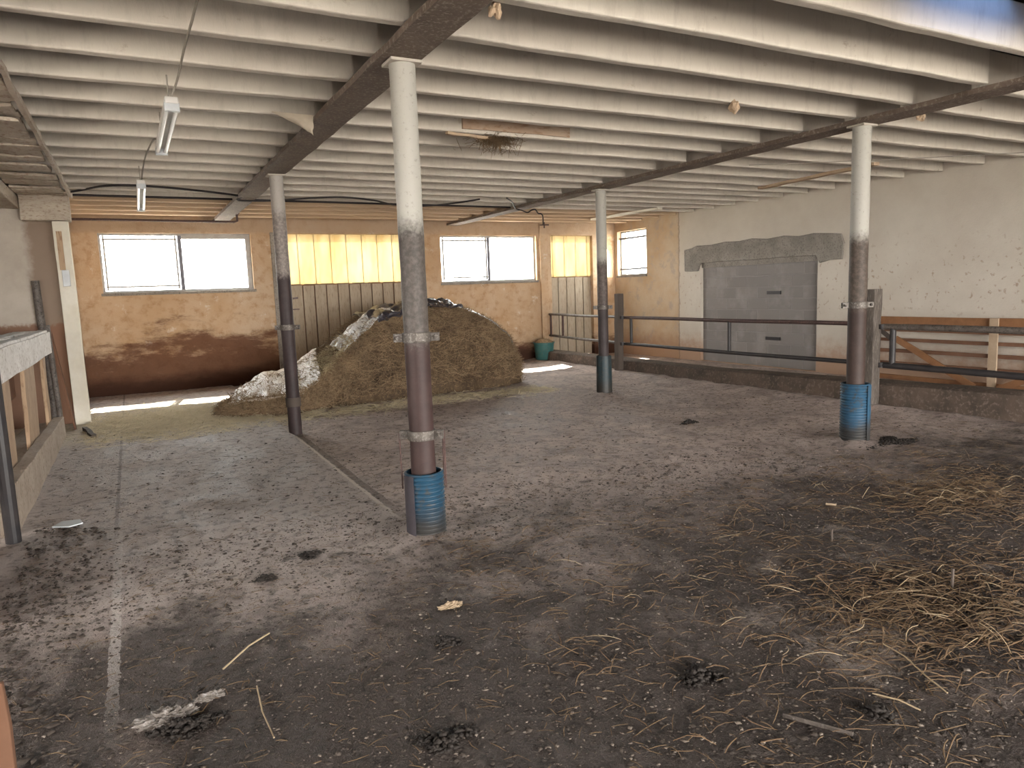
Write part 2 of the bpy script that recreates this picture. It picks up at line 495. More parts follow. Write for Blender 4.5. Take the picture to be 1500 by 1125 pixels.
# ------------------------------------------------------------------ mesh helpers
class MB:
    def __init__(s):
        s.v, s.f = [], []

    def add(s, vs, fs):
        o = len(s.v)
        s.v.extend([tuple(p) for p in vs])
        s.f.extend([tuple(i + o for i in q) for q in fs])
        return s

    def box(s, x0, x1, y0, y1, z0, z1):
        return s.add([(x, y, z) for z in (z0, z1) for y in (y0, y1) for x in (x0, x1)],
                     [(0, 2, 3, 1), (4, 5, 7, 6), (0, 1, 5, 4), (2, 6, 7, 3), (0, 4, 6, 2), (1, 3, 7, 5)])

    def bar(s, p, q, wd, th, up=(0, 0, 1), n=1, jit=0.0):
        """a rectangular timber from p to q: wd across, th along 'up'"""
        p, q, up = Vector(p), Vector(q), Vector(up)
        d = (q - p).normalized()
        a = d.cross(up).normalized()
        u = a.cross(d).normalized()
        vs, fs = [], []
        for i in range(n + 1):
            c = p.lerp(q, i / n)
            j = Vector((random.uniform(-1, 1), random.uniform(-1, 1), random.uniform(-1, 1))) * jit
            for sa, su in ((-1, -1), (1, -1), (1, 1), (-1, 1)):
                jj = Vector((random.uniform(-1, 1), random.uniform(-1, 1), random.uniform(-1, 1))) * jit * .6
                vs.append(c + a * sa * wd / 2 + u * su * th / 2 + j + jj)
        for i in range(n):
            o = i * 4
            for k in range(4):
                fs.append((o + k, o + (k + 1) % 4, o + 4 + (k + 1) % 4, o + 4 + k))
        fs.append((3, 2, 1, 0))
        o = n * 4
        fs.append((o, o + 1, o + 2, o + 3))
        return s.add(vs, fs)

    def tube(s, pts, r, seg=12, caps=True):
        pts = [Vector(p) for p in pts]
        rs = r if isinstance(r, (list, tuple)) else [r] * len(pts)
        vs, fs = [], []
        prev = None
        for i, p in enumerate(pts):
            d = (pts[min(i + 1, len(pts) - 1)] - pts[max(i - 1, 0)]).normalized()
            if prev is None:
                a = d.orthogonal().normalized()
            else:
                a = (prev - d * prev.dot(d))
                a = a.normalized() if a.length > 1e-6 else d.orthogonal().normalized()
            prev = a
            b = d.cross(a)
            for k in range(seg):
                t = 2 * PI * k / seg
                vs.append(p + (a * math.cos(t) + b * math.sin(t)) * rs[i])
        for i in range(len(pts) - 1):
            o = i * seg
            for k in range(seg):
                fs.append((o + k, o + (k + 1) % seg, o + seg + (k + 1) % seg, o + seg + k))
        if caps:
            fs.append(tuple(range(seg - 1, -1, -1)))
            o = (len(pts) - 1) * seg
            fs.append(tuple(range(o, o + seg)))
        return s.add(vs, fs)

    def lathe(s, prof, seg=32, c=(0, 0, 0), cap=True):
        vs, fs = [], []
        for r, z in prof:
            for k in range(seg):
                t = 2 * PI * k / seg
                vs.append((c[0] + r * math.cos(t), c[1] + r * math.sin(t), c[2] + z))
        for i in range(len(prof) - 1):
            o = i * seg
            for k in range(seg):
                fs.append((o + k, o + (k + 1) % seg, o + seg + (k + 1) % seg, o + seg + k))
        if cap:
            fs.append(tuple(range(seg - 1, -1, -1)))
            o = (len(prof) - 1) * seg
            fs.append(tuple(range(o, o + seg)))
        return s.add(vs, fs)

    def prism(s, poly, axis, d0, d1):
        """polygon in the two other axes, extruded along axis"""
        n = len(poly)

        def P(a, b, d):
            return {0: (d, a, b), 1: (a, d, b), 2: (a, b, d)}[axis]
        vs = [P(a, b, d0) for a, b in poly] + [P(a, b, d1) for a, b in poly]
        fs = [tuple(range(n)), tuple(range(2 * n - 1, n - 1, -1))]
        for i in range(n):
            j = (i + 1) % n
            fs.append((i, i + n, j + n, j))
        return s.add(vs, fs)

    def build(s, name, mat, parent=None, smooth=False, bevel=0.0, seg=2, loc=None):
        me = bpy.data.meshes.new(name)
        vs = np.array(s.v, float)
        if loc is not None:
            vs = vs - np.array(loc)
        me.from_pydata(vs.tolist(), [], s.f)
        bm = bmesh.new()
        bm.from_mesh(me)
        bmesh.ops.recalc_face_normals(bm, faces=bm.faces)
        if bevel:
            ed = [e for e in bm.edges if len(e.link_faces) == 2 and e.calc_face_angle(0) > .6]
            bmesh.ops.bevel(bm, geom=ed, offset=bevel, segments=seg, affect='EDGES', profile=.5, clamp_overlap=True)
        for f in bm.faces:
            f.smooth = smooth
        bm.to_mesh(me)
        bm.free()
        if smooth:
            try:
                me.set_sharp_from_angle(angle=math.radians(40))
            except Exception:
                pass
        me.materials.append(mat)
        o = bpy.data.objects.new(name, me)
        COL.objects.link(o)
        if loc is not None:
            o.location = loc
        if parent is not None:
            o.parent = parent
        return o


def tag(o, label=None, cat=None, group=None, kind=None):
    if label:
        o['label'] = label
    if cat:
        o['category'] = cat
    if group:
        o['group'] = group
    if kind:
        o['kind'] = kind
    return o


def empty(name, loc, label, cat, group=None, rz=0.0, kind='thing'):
    o = bpy.data.objects.new(name, None)
    o.empty_display_size = .1
    COL.objects.link(o)
    o.location = loc
    o.rotation_euler = (0, 0, rz)
    return tag(o, label, cat, group, kind)


def struct(o, label=None):
    o['kind'] = 'structure'
    if label:
        o['label'] = label
    return o


def raw_mesh(name, verts, faces_flat, n_per, mat, parent=None):
    me = bpy.data.meshes.new(name)
    nf = len(faces_flat) // n_per
    me.vertices.add(len(verts))
    me.vertices.foreach_set('co', np.asarray(verts, np.float32).ravel())
    me.loops.add(len(faces_flat))
    me.loops.foreach_set('vertex_index', np.asarray(faces_flat, np.int32))
    me.polygons.add(nf)
    me.polygons.foreach_set('loop_start', np.arange(0, len(faces_flat), n_per, dtype=np.int32))
    me.update(calc_edges=True)
    me.materials.append(mat)
    o = bpy.data.objects.new(name, me)
    COL.objects.link(o)
    if parent is not None:
        o.parent = parent
    return o


def ribbons(name, base, direc, length, width, mat, parent=None, sag=.15, normal=None, pts=3):
    """thin bent strands; every array has one row per strand"""
    n = len(base)
    d = direc / np.linalg.norm(direc, axis=1, keepdims=True)
    if normal is None:
        normal = np.tile(np.array([[0, 0, 1.0]]), (n, 1))
    s = np.cross(d, normal)
    s /= np.maximum(np.linalg.norm(s, axis=1, keepdims=True), 1e-6)
    up = np.cross(s, d)
    L = length[:, None]
    W = width[:, None]
    bend = (RNG.normal(0, sag, (n, 1))) * L
    side = (RNG.normal(0, sag, (n, 1))) * L
    rows, ridge = [], []
    for t in np.linspace(0, 1, pts):
        c = base + d * L * (t - .5) + (s * side + up * np.abs(bend)) * (1 - (2 * t - 1) ** 2) * .5
        wt = W * (1 - .5 * abs(2 * t - 1))
        rows += [c - s * wt / 2, c + s * wt / 2, c + up * W * .5]
    V = np.stack(rows, 1).reshape(-1, 3)
    q = []
    for i in range(pts - 1):
        o = 3 * i
        q += [[o, o + 2, o + 5, o + 3], [o + 2, o + 1, o + 4, o + 5]]
    F = (np.arange(n)[:, None, None] * (3 * pts) + np.array(q)[None]).reshape(-1)
    return raw_mesh(name, V, F, 4, mat, parent)


def clods(name, base, size, mat, parent=None, flat=.5):
    n = len(base)
    oct_v = np.array([[1, 0, 0], [0, 1, 0], [-1, 0, 0], [0, -1, 0], [0, 0, 1], [0, 0, -1]], float)
    tri = np.array([[0, 1, 4], [1, 2, 4], [2, 3, 4], [3, 0, 4], [1, 0, 5], [2, 1, 5], [3, 2, 5], [0, 3, 5]])
    ang = RNG.uniform(0, 2 * PI, n)
    sc = size[:, None, None] * RNG.uniform(.55, 1.25, (n, 6, 1))
    P = oct_v[None] * sc
    P[:, :, 2] *= flat
    P[:, :, 0] *= RNG.uniform(.7, 1.8, (n, 1))
    c, s = np.cos(ang)[:, None], np.sin(ang)[:, None]
    X = P[:, :, 0] * c - P[:, :, 1] * s
    Y = P[:, :, 0] * s + P[:, :, 1] * c
    V = np.stack([X, Y, P[:, :, 2]], 2) + base[:, None, :]
    F = (np.arange(n)[:, None, None] * 6 + tri[None]).reshape(-1)
    return raw_mesh(name, V.reshape(-1, 3), F, 3, mat, parent)


def wall_with_holes(name, axis, d_in, d_out, a0, a1, z0, z1, holes, mat):
    """a wall slab with rectangular holes; axis 1: wall across X at Y=d_in..d_out, axis 0: wall along Y at X=d_in..d_out"""
    As = sorted({a0, a1, *[h[0] for h in holes], *[h[1] for h in holes]})
    Zs = sorted({z0, z1, *[h[2] for h in holes], *[h[3] for h in holes]})

    def P(a, d, z):
        return (a, d, z) if axis == 1 else (d, a, z)

    def solid(i, j):
        if i < 0 or j < 0 or i >= len(As) - 1 or j >= len(Zs) - 1:
            return False
        am, zm = (As[i] + As[i + 1]) / 2, (Zs[j] + Zs[j + 1]) / 2
        return not any(h[0] < am < h[1] and h[2] < zm < h[3] for h in holes)
    bm = bmesh.new()
    vc = {}

    def V(a, d, z):
        k = (round(a, 5), round(d, 5), round(z, 5))
        if k not in vc:
            vc[k] = bm.verts.new(P(a, d, z))
        return vc[k]
    for i in range(len(As) - 1):
        for j in range(len(Zs) - 1):
            if not solid(i, j):
                continue
            A, B, Z, T = As[i], As[i + 1], Zs[j], Zs[j + 1]
            for d in (d_in, d_out):
                bm.faces.new((V(A, d, Z), V(B, d, Z), V(B, d, T), V(A, d, T)))
            for di, dj, p, q in ((-1, 0, (A, Z), (A, T)), (1, 0, (B, Z), (B, T)), (0, -1, (A, Z), (B, Z)), (0, 1, (A, T), (B, T))):
                if not solid(i + di, j + dj):
                    bm.faces.new((V(p[0], d_in, p[1]), V(q[0], d_in, q[1]), V(q[0], d_out, q[1]), V(p[0], d_out, p[1])))
    bmesh.ops.recalc_face_normals(bm, faces=bm.faces)
    me = bpy.data.meshes.new(name)
    bm.to_mesh(me)
    bm.free()
    me.materials.append(mat)
    o = bpy.data.objects.new(name, me)
    COL.objects.link(o)
    return struct(o)


ORD = ['', 'first', 'second', 'third', 'fourth', 'fifth', 'sixth', 'seventh', 'eighth', 'ninth', 'tenth', 'eleventh', 'twelfth',
       'thirteenth', 'fourteenth', 'fifteenth', 'sixteenth', 'seventeenth', 'eighteenth']


def fbm(x, y, z=0.0, o=4):
    return noise.fractal(Vector((x, y, z)), 1.0, 2.0, o)


# ================================================================== THE SETTING
WX0, WX1, BACK = -4.0, 9.85, 13.4
CEIL = 3.175

# floor: one surface, fine near the camera, with real lumps
def floor_z(x, y):
    z = .010 * fbm(x * 1.3, y * 1.3, 1.0, 3) + .006 * fbm(x * 6, y * 6, 4.0, 3)
    if y < 6:
        z += .010 * max(0.0, fbm(x * 2.6, y * 2.6, 9.0, 4)) * min(1, (6 - y) / 3)
    if x < 1.46:
        z += .022 * min(1.0, max(0.0, (y - 3.6) / 1.2))
    for cx, cy in ((1.515, 4.083), (5.83, 4.26), (5.85, 8.26)):
        r = math.hypot(x - cx, y - cy)
        if r < .7:
            z += .045 * math.exp(-(r / .22) ** 2) + .02 * math.exp(-(r / .4) ** 2) * fbm(x * 9, y * 9, 2, 3)
    if x > 7.0:
        z += .06 * max(0, 1 - abs(x - 7.62) / .45) * (.6 + .4 * fbm(x * 3, y * 2, 3, 3))
    return z - .012


xs = np.unique(np.concatenate([np.arange(-4.2, -1.2, .3), np.arange(-1.2, 4.2, .045), np.arange(4.2, 8.2, .07), np.arange(8.2, 10.2, .25)]))
ys = np.unique(np.concatenate([np.arange(-6.2, .9, .4), np.arange(.9, 5.2, .035), np.arange(5.2, 9.5, .08), np.arange(9.5, 14, .16)]))
V = [(x, y, floor_z(x, y)) for y in ys for x in xs]
nx = len(xs)
F = [(j * nx + i, j * nx + i + 1, (j + 1) * nx + i + 1, (j + 1) * nx + i) for j in range(len(ys) - 1) for i in range(nx - 1)]
me = bpy.data.meshes.new('floor')
me.from_pydata(V, [], F)
for p in me.polygons:
    p.use_smooth = True
me.materials.append(M['floor'])
floor = bpy.data.objects.new('floor', me)
COL.objects.link(floor)
struct(floor)
struct(MB().box(-40, 40, -40, 60, -.30, -.12).build('ground_outside', M['ground_out']))

W1 = (-.36, 1.98, 1.69, 2.66)
D1 = (2.40, 4.80, .0, 2.66)
W2 = (5.58, 7.79, 1.70, 2.64)
D2 = (8.15, 9.24, .0, 2.65)
SLIT = (9.62, 9.78, 1.72, 2.36)
wall_with_holes('wall_back', 1, BACK, BACK + .22, -.72, WX1 + .25, -.1, CEIL + .1, [W1, D1, W2, D2, SLIT], M['back'])
W3 = (12.27, 13.30, 1.74, 2.72)
BD = (7.93, 10.62, .0, 1.90)
wall_with_holes('wall_right', 0, WX1, WX1 + .25, FRONT_Y, BACK, -.1, CEIL + .1, [W3, BD], M['right'])
wall_with_holes('wall_front', 1, FRONT_Y - .25, FRONT_Y, WX0, WX1 + .25, -.1, CEIL + .1, FRONT_HOLES, M['greywall'])
wall_with_holes('wall_left', 0, WX0 - .2, WX0, FRONT_Y, 10.8, -.1, CEIL + .1, [(1.0, 4.5, 1.2, 2.2)], M['greywall'])  # window hole out of view, sized for the light on the passage wall
wall_with_holes('wall_passage', 1, 10.62, 10.8, WX0, -.72, -.1, CEIL + .1, [], M['greywall'])
wall_with_holes('wall_alcove', 0, -.92, -.72, 10.8, BACK + .22, -.1, CEIL + .1, [], M['back'])
# ceiling deck with the open hay hatch near the camera
HATCH = (3.95, 4.95, 2.17, 2.60)
cb = MB()
for x0, x1, y0, y1 in ((WX0 - .2, WX1 + .25, FRONT_Y - .25, HATCH[2]), (WX0 - .2, WX1 + .25, HATCH[3], BACK + .22),
                       (WX0 - .2, HATCH[0], HATCH[2], HATCH[3]), (HATCH[1], WX1 + .25, HATCH[2], HATCH[3])):
    cb.box(x0, x1, y0, y1, CEIL, CEIL + .06)
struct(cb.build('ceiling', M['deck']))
sheet = MB()
gx, gy = 14, 8
sv = [(HATCH[0] - .05 + (HATCH[1] - HATCH[0] + .1) * i / gx, HATCH[2] - .05 + (HATCH[3] - HATCH[2] + .1) * j / gy,
       CEIL + .066 + (.03 * abs(fbm(i * .5, j * .5, 3)) if 0 < i < gx and 0 < j < gy else 0)) for j in range(gy + 1) for i in range(gx + 1)]
sheet.add(sv, [(j * (gx + 1) + i, j * (gx + 1) + i + 1, (j + 1) * (gx + 1) + i + 1, (j + 1) * (gx + 1) + i) for j in range(gy) for i in range(gx)])
tag(sheet.build('plastic_sheet', M['bluesheet'], smooth=True), 'blue plastic sheet lit by the sky over a gap in the ceiling', 'plastic sheet', kind='thing')


# windows -------------------------------------------------------------
def window(name, label, x0, x1, z0, z1, mid, bars):
    y = BACK + .08
    t = .035
    f = MB()
    f.box(x0, x1, y, y + .06, z0, z0 + t).box(x0, x1, y, y + .06, z1 - t, z1)
    f.box(x0, x0 + t, y, y + .06, z0 + t, z1 - t).box(x1 - t, x1, y, y + .06, z0 + t, z1 - t)
    root = struct(f.build(name, M['frame'], bevel=.004), label)
    MB().box(mid - .03, mid + .03, y - .01, y + .07, z0 + t, z1 - t).build('mullion', M['frame_dark'], root, bevel=.004)
    s = MB()
    s.box(x0 + .05, mid - .04, y - .035, y + .0, z1 - .115, z1 - .085)
    s.box(x0 + .05, mid - .04, y - .035, y + .0, z0 + .085, z0 + .115)
    s.box(x0 + .06, x0 + .09, y - .025, y + .0, z0 + .04, z1 - .04)
    s.box(mid - .08, mid - .05, y - .025, y + .0, z0 + .04, z1 - .04)
    s.build('sash', M['frame'], root)
    if bars:
        MB().box(mid + .03, x1 - t, y - .004, y + .05, z1 - t - .055, z1 - t).box(x1 - t - .05, x1 - t, y - .004, y + .05, z0 + t, z1 - t - .055).build('inner_frame', M['frame'], root)
    MB().box(x0 + t, mid - .03, y + .026, y + .032, z0 + t, z1 - t).build('pane', M['glass'], root)
    MB().box(mid + .03, x1 - t, y + .026, y + .032, z0 + t, z1 - t).build('pane', M['glass'], root)
    sl = MB().box(x0 - .03, x1 + .03, BACK - .02, BACK + .08, z0 - .045, z0)
    sl.build('window_sill', M['concrete'], root, bevel=.004)
    return root


window('window_1', 'wide two-pane window at the left end of the back wall', *W1, .84, 1)
window('window_2', 'two-pane window in the back wall between the two sliding doors', *W2, 6.68, 0)
# window_3 in the right wall, with a tilting metal sash
x3 = WX1 + .10
f = MB()
y0, y1, z0, z1 = W3
t = .03
f.box(x3, x3 + .05, y0, y1, z0, z0 + t).box(x3, x3 + .05, y0, y1, z1 - t, z1)
f.box(x3, x3 + .05, y0, y0 + t, z0 + t, z1 - t).box(x3, x3 + .05, y1 - t, y1, z0 + t, z1 - t)
w3 = struct(f.build('window_3', M['frame'], bevel=.004), 'small window in the right wall by the back corner')
MB().box(x3 - .04, x3 - .005, y0 + .01, y1 - .01, z1 - .18, z1 - .14).box(x3 - .03, x3 - .005, y0 + .01, y1 - .01, z0 + .12, z0 + .16).build('sash', M['frame_dark'], w3)
MB().box(x3 + .022, x3 + .028, y0 + t, y1 - t, z0 + t, z1 - t).build('pane', M['glass'], w3)
MB().box(WX1 - .02, WX1 + .1, y0 - .02, y1 + .02, z0 - .04, z0).build('window_sill', M['concrete'], w3)
s4 = struct(MB().box(SLIT[0], SLIT[1], BACK + .10, BACK + .106, SLIT[2], SLIT[3]).build('window_4', M['glass']), 'narrow slit window in the back right corner')


# sliding doors: grey boards below, light-passing yellow sheet above -------
def slide_door(name, label, x0, x1, zs, z1, nb):
    y = BACK + .10
    root = MB()
    root.box(x0 - .05, x1 + .05, y + .05, y + .09, zs - .05, zs + .01)
    r = struct(root.build(name, M['red_wood']), label)
    wd = (x1 - x0) / nb
    for i in range(nb):
        a = x0 + i * wd
        gap = random.choice((.018, .022, .03))
        MB().box(a + gap / 2, a + wd - gap / 2, y - .012 + random.uniform(-.004, .004), y + .022, .02, zs - random.uniform(0, .015)).build('door_board', M['door_board'], r, bevel=.003)
    MB().box(x0, x1, y + .026, y + .04, .02, zs).build('backing_board', M['red_wood'], r)
    # ribbed sheet
    n = int((x1 - x0) / .025)
    vs, fs = [], []
    for i in range(n + 1):
        x = x0 + (x1 - x0) * i / n
        ph = ((x - x0) / .30) % 1.0
        off = .010 * max(0.0, 1 - abs(ph - .5) / .14) if abs(ph - .5) < .14 else 0.0
        for zz in (zs, z1 + .03):
            vs.append((x, y - off, zz))
    for i in range(n):
        fs.append((2 * i, 2 * i + 2, 2 * i + 3, 2 * i + 1))
    sh = MB().add(vs, fs).build('translucent_sheet', M['yellow'], r, smooth=False)
    rb = MB()
    k = .0
    while x0 + k * .30 + .30 < x1 + .15:
        xc = x0 + k * .30 + .15
        if xc + .02 < x1:
            rb.box(xc - .055, xc - .043, y + .004, y + .016, zs, z1 + .02)
        k += 1
    rb.build('sheet_lap', M['orange_wood'], r)
    MB().box(x0 - .03, x1 + .03, y + .002, y + .02, zs - .02, zs + .02).build('mid_rail', M['orange_wood'], r)
    return r


slide_door('door_1', 'wide sliding door of grey boards below a glowing yellow sheet, behind the hay heap', D1[0], D1[1], 1.74, D1[3], 11)
slide_door('door_2', 'narrow sliding door of grey boards below a yellow sheet, near the right corner', D2[0], D2[1], 1.75, D2[3], 5)

# door jambs and pilaster on the back wall
struct(MB().box(7.86, 8.04, BACK - .045, BACK + .01, 0, 2.89).build('trim_1', M['back'], bevel=.008), 'flat pilaster between window and narrow sliding door')
struct(MB().box(D1[0] - .09, D1[0] - .01, BACK - .03, BACK + .02, 0, 2.68).build('trim_2', M['concrete'], bevel=.006), 'left jamb of the wide sliding door')

# bricked-up doorway in the right wall ----------------------------------
bd = struct(MB().box(WX1 + .07, WX1 + .2, BD[0], BD[1], -.05, BD[3]).build('door_3', M['block']), 'doorway in the right wall filled with grey concrete blocks')
MB().box(WX1 + .052, WX1 + .0715, 8.72, 9.02, 1.27, 1.325).build('vent_slot', M['black_pipe'], bd)
MB().box(WX1 + .052, WX1 + .0715, 8.72, 9.04, .47, .525).build('vent_slot', M['black_pipe'], bd)
MB().box(WX1 + .03, WX1 + .0715, BD[0], BD[1], 1.80, 1.92).build('mortar_bed', M['concrete'], bd)
lin = [(7.47, 1.80), (7.70, 1.80), (7.88, 1.76), (7.95, 1.885), (8.6, 1.895), (9.3, 1.885), (10.0, 1.90), (10.6, 1.89), (10.68, 1.74), (11.04, 1.75),
       (11.05, 2.17), (10.85, 2.19), (10.7, 2.23), (10.3, 2.22), (9.95, 2.25), (9.6, 2.235), (9.3, 2.26), (8.95, 2.225), (8.6, 2.25), (8.3, 2.215), (8.0, 2.24), (7.7, 2.215), (7.5, 2.19), (7.44, 2.05)]
struct(MB().prism(lin, 0, WX1 - .035, WX1 + .02).build('trim_3', M['concrete'], bevel=.01), 'rough grey concrete lintel over the blocked doorway')

# curb along the right side ---------------------------------------------
cv, cf = [], []
ns = 40
for i in range(ns + 1):
    y = BACK - .02 - (BACK - .6) * i / ns
    h = .20 + .10 * min(1, max(0, (8 - y) / 4))
    xf = 7.66 + .03 * fbm(y * .8, 0, 2)
    j = [.018 * fbm(y * 3, q, 5) for q in range(4)]
    cv += [(xf + j[0], y, -.03), (xf + .03 + j[1], y, h * .92 + j[2]), (xf + .07, y, h + j[2]), (8.02, y, h + j[3] * .5), (8.05, y, -.03)]
for i in range(ns):
    for k in range(4):
        cf.append((i * 5 + k, i * 5 + k + 1, i * 5 + 6 + k, i * 5 + 5 + k))
struct(MB().add(cv, cf + [(0, 1, 2, 3, 4), tuple(ns * 5 + k for k in (4, 3, 2, 1, 0))]).build('curb', M['curb'], smooth=True), 'low dirty concrete curb under the pipe gates')


# ================================================================== BEAMS, JOISTS, COLUMNS
def beam(x0, x1, label):
    b = MB()
    n = 60
    for (a0, a1, q0, q1) in ((x0, x1, 2.83, 2.872),):
        vs, fs = [], []
        for i in range(n + 1):
            y = FRONT_Y + .02 + (BACK - FRONT_Y - .03) * i / n
            j = [random.uniform(-.006, .006) for _ in range(4)]
            vs += [(a0 + j[0], y, q0 + j[1] * .6), (a1 + j[2], y, q0 + j[3] * .6), (a1 + j[2], y, q1), (a0 + j[0], y, q1)]
        for i in range(n):
            for k in range(4):
                fs.append((i * 4 + k, i * 4 + (k + 1) % 4, i * 4 + 4 + (k + 1) % 4, i * 4 + 4 + k))
        fs += [(0, 3, 2, 1), tuple(n * 4 + k for k in range(4))]
        b.add(vs, fs)
    return tag(b.build('support_beam', M['beam']), label, 'beam', 'long beams under the joists', 'thing')


beam(1.37, 1.61, 'long dirty brown beam on the front column and the bare dark column')
beam(5.72, 5.96, 'long dirty brown beam carried by the two columns near the pipe gates')

JC = [3.24 - .545 * k for k in range(16, 0, -1)] + [3.24, 3.81, 4.33, 4.88, 5.41, 5.94, 6.49, 7.02, 7.62, 8.12, 8.62] + [8.62 + .535 * k for k in range(1, 9)]
JC = [y for y in JC if 1.0 < y < BACK - .10]
JW, JH, JZ = .075, .285, 2.876
i_ref = min(range(len(JC)), key=lambda i: abs(JC[i] - 4.33))


def joist(y, x0, x1, label, group, mat):
    n = max(6, int((x1 - x0) / .35))
    c = (x0 + x1) / 2
    b = MB()
    b.bar((x0 - c, 0, JH / 2), (x1 - c, 0, JH / 2), JW, JH, (0, 0, 1), n, .0035)
    sk = .012 * random.uniform(-1, 1)
    o = b.build('ceiling_joist', mat, bevel=.012, seg=2)
    o.location = (c, y - JW / 2, JZ + .008)
    o.rotation_euler = (0, 0, sk / (x1 - x0))
    return tag(o, label, 'joist', group, 'thing')


BAYS = [('left', -.90, 1.415, -.10), ('middle', 1.43, 5.745, 0.0), ('right', 5.79, 9.84, .085)]
for bn, x0, x1, off in BAYS:
    for i, y in enumerate(JC):
        k = i - i_ref
        if y + off > BACK - .12:
            continue
        xx0 = -.71 if bn == 'left' and y > 10.3 else x0
        if k < 0:
            pl = '%s in front of the front left column' % ORD[-k]
        else:
            pl = '%s behind the front left column' % ORD[k + 1]
        joist(y + off, xx0, x1, '%s joist of the %s ceiling bay, %s' % ('Warm-lit' if y > 11.0 else 'Pale', bn, pl), 'whitewashed ceiling joists', M['joist_warm_lit'] if y > 11.0 else M['joist'])

# brown stain is a board nailed on a middle joist near the hay nest
nb = MB().bar((2.70, 5.94 - JW - .012, 2.99), (3.80, 5.94 - JW - .012, 2.985), .016, .15, (0, 0, 1), 6, .003)
tag(nb.build('patch_board', M['joist_brown']), 'rust-brown board nailed along a joist above the hanging hay wisp', 'board', kind='thing')


def corr_sleeve(r, h, seg=48, rib=.006, pitch=.026):
    prof = []
    n = int(h / pitch * 6)
    for i in range(n + 1):
        z = h * i / n
        prof.append((r + rib * math.sin(2 * PI * z / pitch), z))
    prof += [(r - .010, h), (r - .012, h - .02), (r - .012, .02)]
    return prof


def column(x, y, r, label, zp, zr, mid, sleeve=None, collars=(), rods=None, dark=DARK, lap=None):
    root = empty('steel_column', (x, y, 0), label, 'column', 'steel pipe columns holding the beams')
    mat = column_mat('column_paint', zp, zr, PALE if zp < 2.2 else (.36, .33, .30), mid, dark)
    nz = 24
    MB().lathe([(r + .0012 * math.sin(i * 2.1), -.02 + (2.815 + .02) * i / nz) for i in range(nz + 1)], 40).build('shaft', mat, root, smooth=True)
    MB().box(-.095, .095, -.085, .085, 2.812, 2.829).build('head_plate', M['plate'], root, bevel=.003)
    for (zc, ang) in collars:
        c = MB().lathe([(r + .001, -.03), (r + .008, -.03), (r + .010, -.02), (r + .010, .02), (r + .008, .03), (r + .001, .03)], 36, (0, 0, zc), cap=False)
        for a in (ang, ang + PI):
            dx, dy = math.cos(a), math.sin(a)
            px, py = -dy, dx
            for sgn in (-1, 1):
                p0 = Vector((dx * (r + .008) + px * sgn * .014, dy * (r + .008) + py * sgn * .014, zc))
                c.bar(p0, p0 + Vector((dx, dy, 0)) * .055, .010, .05)
        co = c.build('collar', M['collar'], root, smooth=False, bevel=.0015, seg=1)
        for a in (ang, ang + PI):
            dx, dy = math.cos(a), math.sin(a)
            px, py = -dy, dx
            m = Vector((dx * (r + .042), dy * (r + .042), zc))
            e = Vector((px, py, 0))
            bo = MB().tube([m - e * .05, m + e * .05], .007, 8)
            bo.tube([m - e * .038, m - e * .024], .014, 6)
            bo.tube([m + e * .024, m + e * .038], .014, 6)
            bo.build('bolt', M['collar'], co)
    if sleeve:
        rs, h, smat, corr, ang = sleeve
        if corr:
            s = MB().lathe(corr_sleeve(rs, h), 56, (0, 0, -.02), cap=False)
        else:
            s = MB().lathe([(rs, 0), (rs - .006, h), (rs - .02, h), (rs - .016, .03)], 40, (0, 0, -.02), cap=False)
        so = s.build('sleeve', smat, root, smooth=True)
        # concrete filling up to just below the rim
        MB().lathe([(rs - .02, -.0), (rs - .022, h - .06), (r + .002, h - .045)], 32, (0, 0, -.02), cap=False).build('filling', M['curb'], root, smooth=True)
        # lapping seam of the split sleeve
        a = ang
        q = MB()
        vs, fs = [], []
        for i in range(9):
            t = a + (i - 4) * .085
            for rr in (rs + .007, rs + .013):
                for zz in (.0, h - .03):
                    vs.append((rr * math.cos(t), rr * math.sin(t), zz))
        for i in range(8):
            o = i * 4
            fs += [(o + 2, o + 6, o + 7, o + 3), (o, o + 1, o + 5, o + 4), (o, o + 4, o + 6, o + 2), (o + 1, o + 3, o + 7, o + 5)]
        fs += [(0, 2, 3, 1), (32, 33, 35, 34)]
        q.add(vs, fs).build('lap_seam', lap or smat, so)
    if rods:
        for a, z0, z1 in rods:
            dx, dy = math.cos(a), math.sin(a)
            rr = r + .06
            MB().tube([(dx * rr, dy * rr, z0), (dx * rr * 1.02, dy * rr * 1.02, z1)], .005, 8).build('tie_rod', M['rust_pipe'], root)
    return root


A_CAM = math.atan2(-.8766, -.463)          # towards the camera, seen from any column
S_A = A_CAM + PI / 2
column(1.515, 4.083, .076, 'tall front column with a ribbed blue sleeve at its foot, before the hay heap', 1.90, 1.20, MID,
       (.118, .43, sleeve_mat('blue_sleeve', (.015, .062, .110)), True, A_CAM - .75), ((1.24, S_A + .1), (.64, S_A - .1)),
       [(S_A, .30, .66), (S_A + PI, .30, .66), (S_A + .5, .30, .64)], lap=M['tarp_black'])
column(1.52, 8.155, .072, 'bare dark column without sleeve, standing at the left end of the hay heap', 2.42, 1.75, (.17, .145, .13), None,
       ((1.185, S_A), ), None, (.030, .020, .020))
column(5.85, 8.26, .072, 'column with a dark teal-black foot sleeve, right of the hay heap', 1.86, 1.25, (.075, .058, .052),
       (.112, .56, sleeve_mat('black_sleeve', (.018, .04, .048)), False, A_CAM), ((1.22, S_A), ), None, (.035, .026, .026))
column(5.83, 4.26, .078, 'cream-topped column with a blue foot sleeve in front of the pipe gates', 1.86, 1.22, (.060, .045, .036),
       (.122, .56, sleeve_mat('sky_blue_sleeve', (.026, .088, .155)), True, A_CAM + .8), ((1.255, S_A), ), None, (.036, .022, .018))
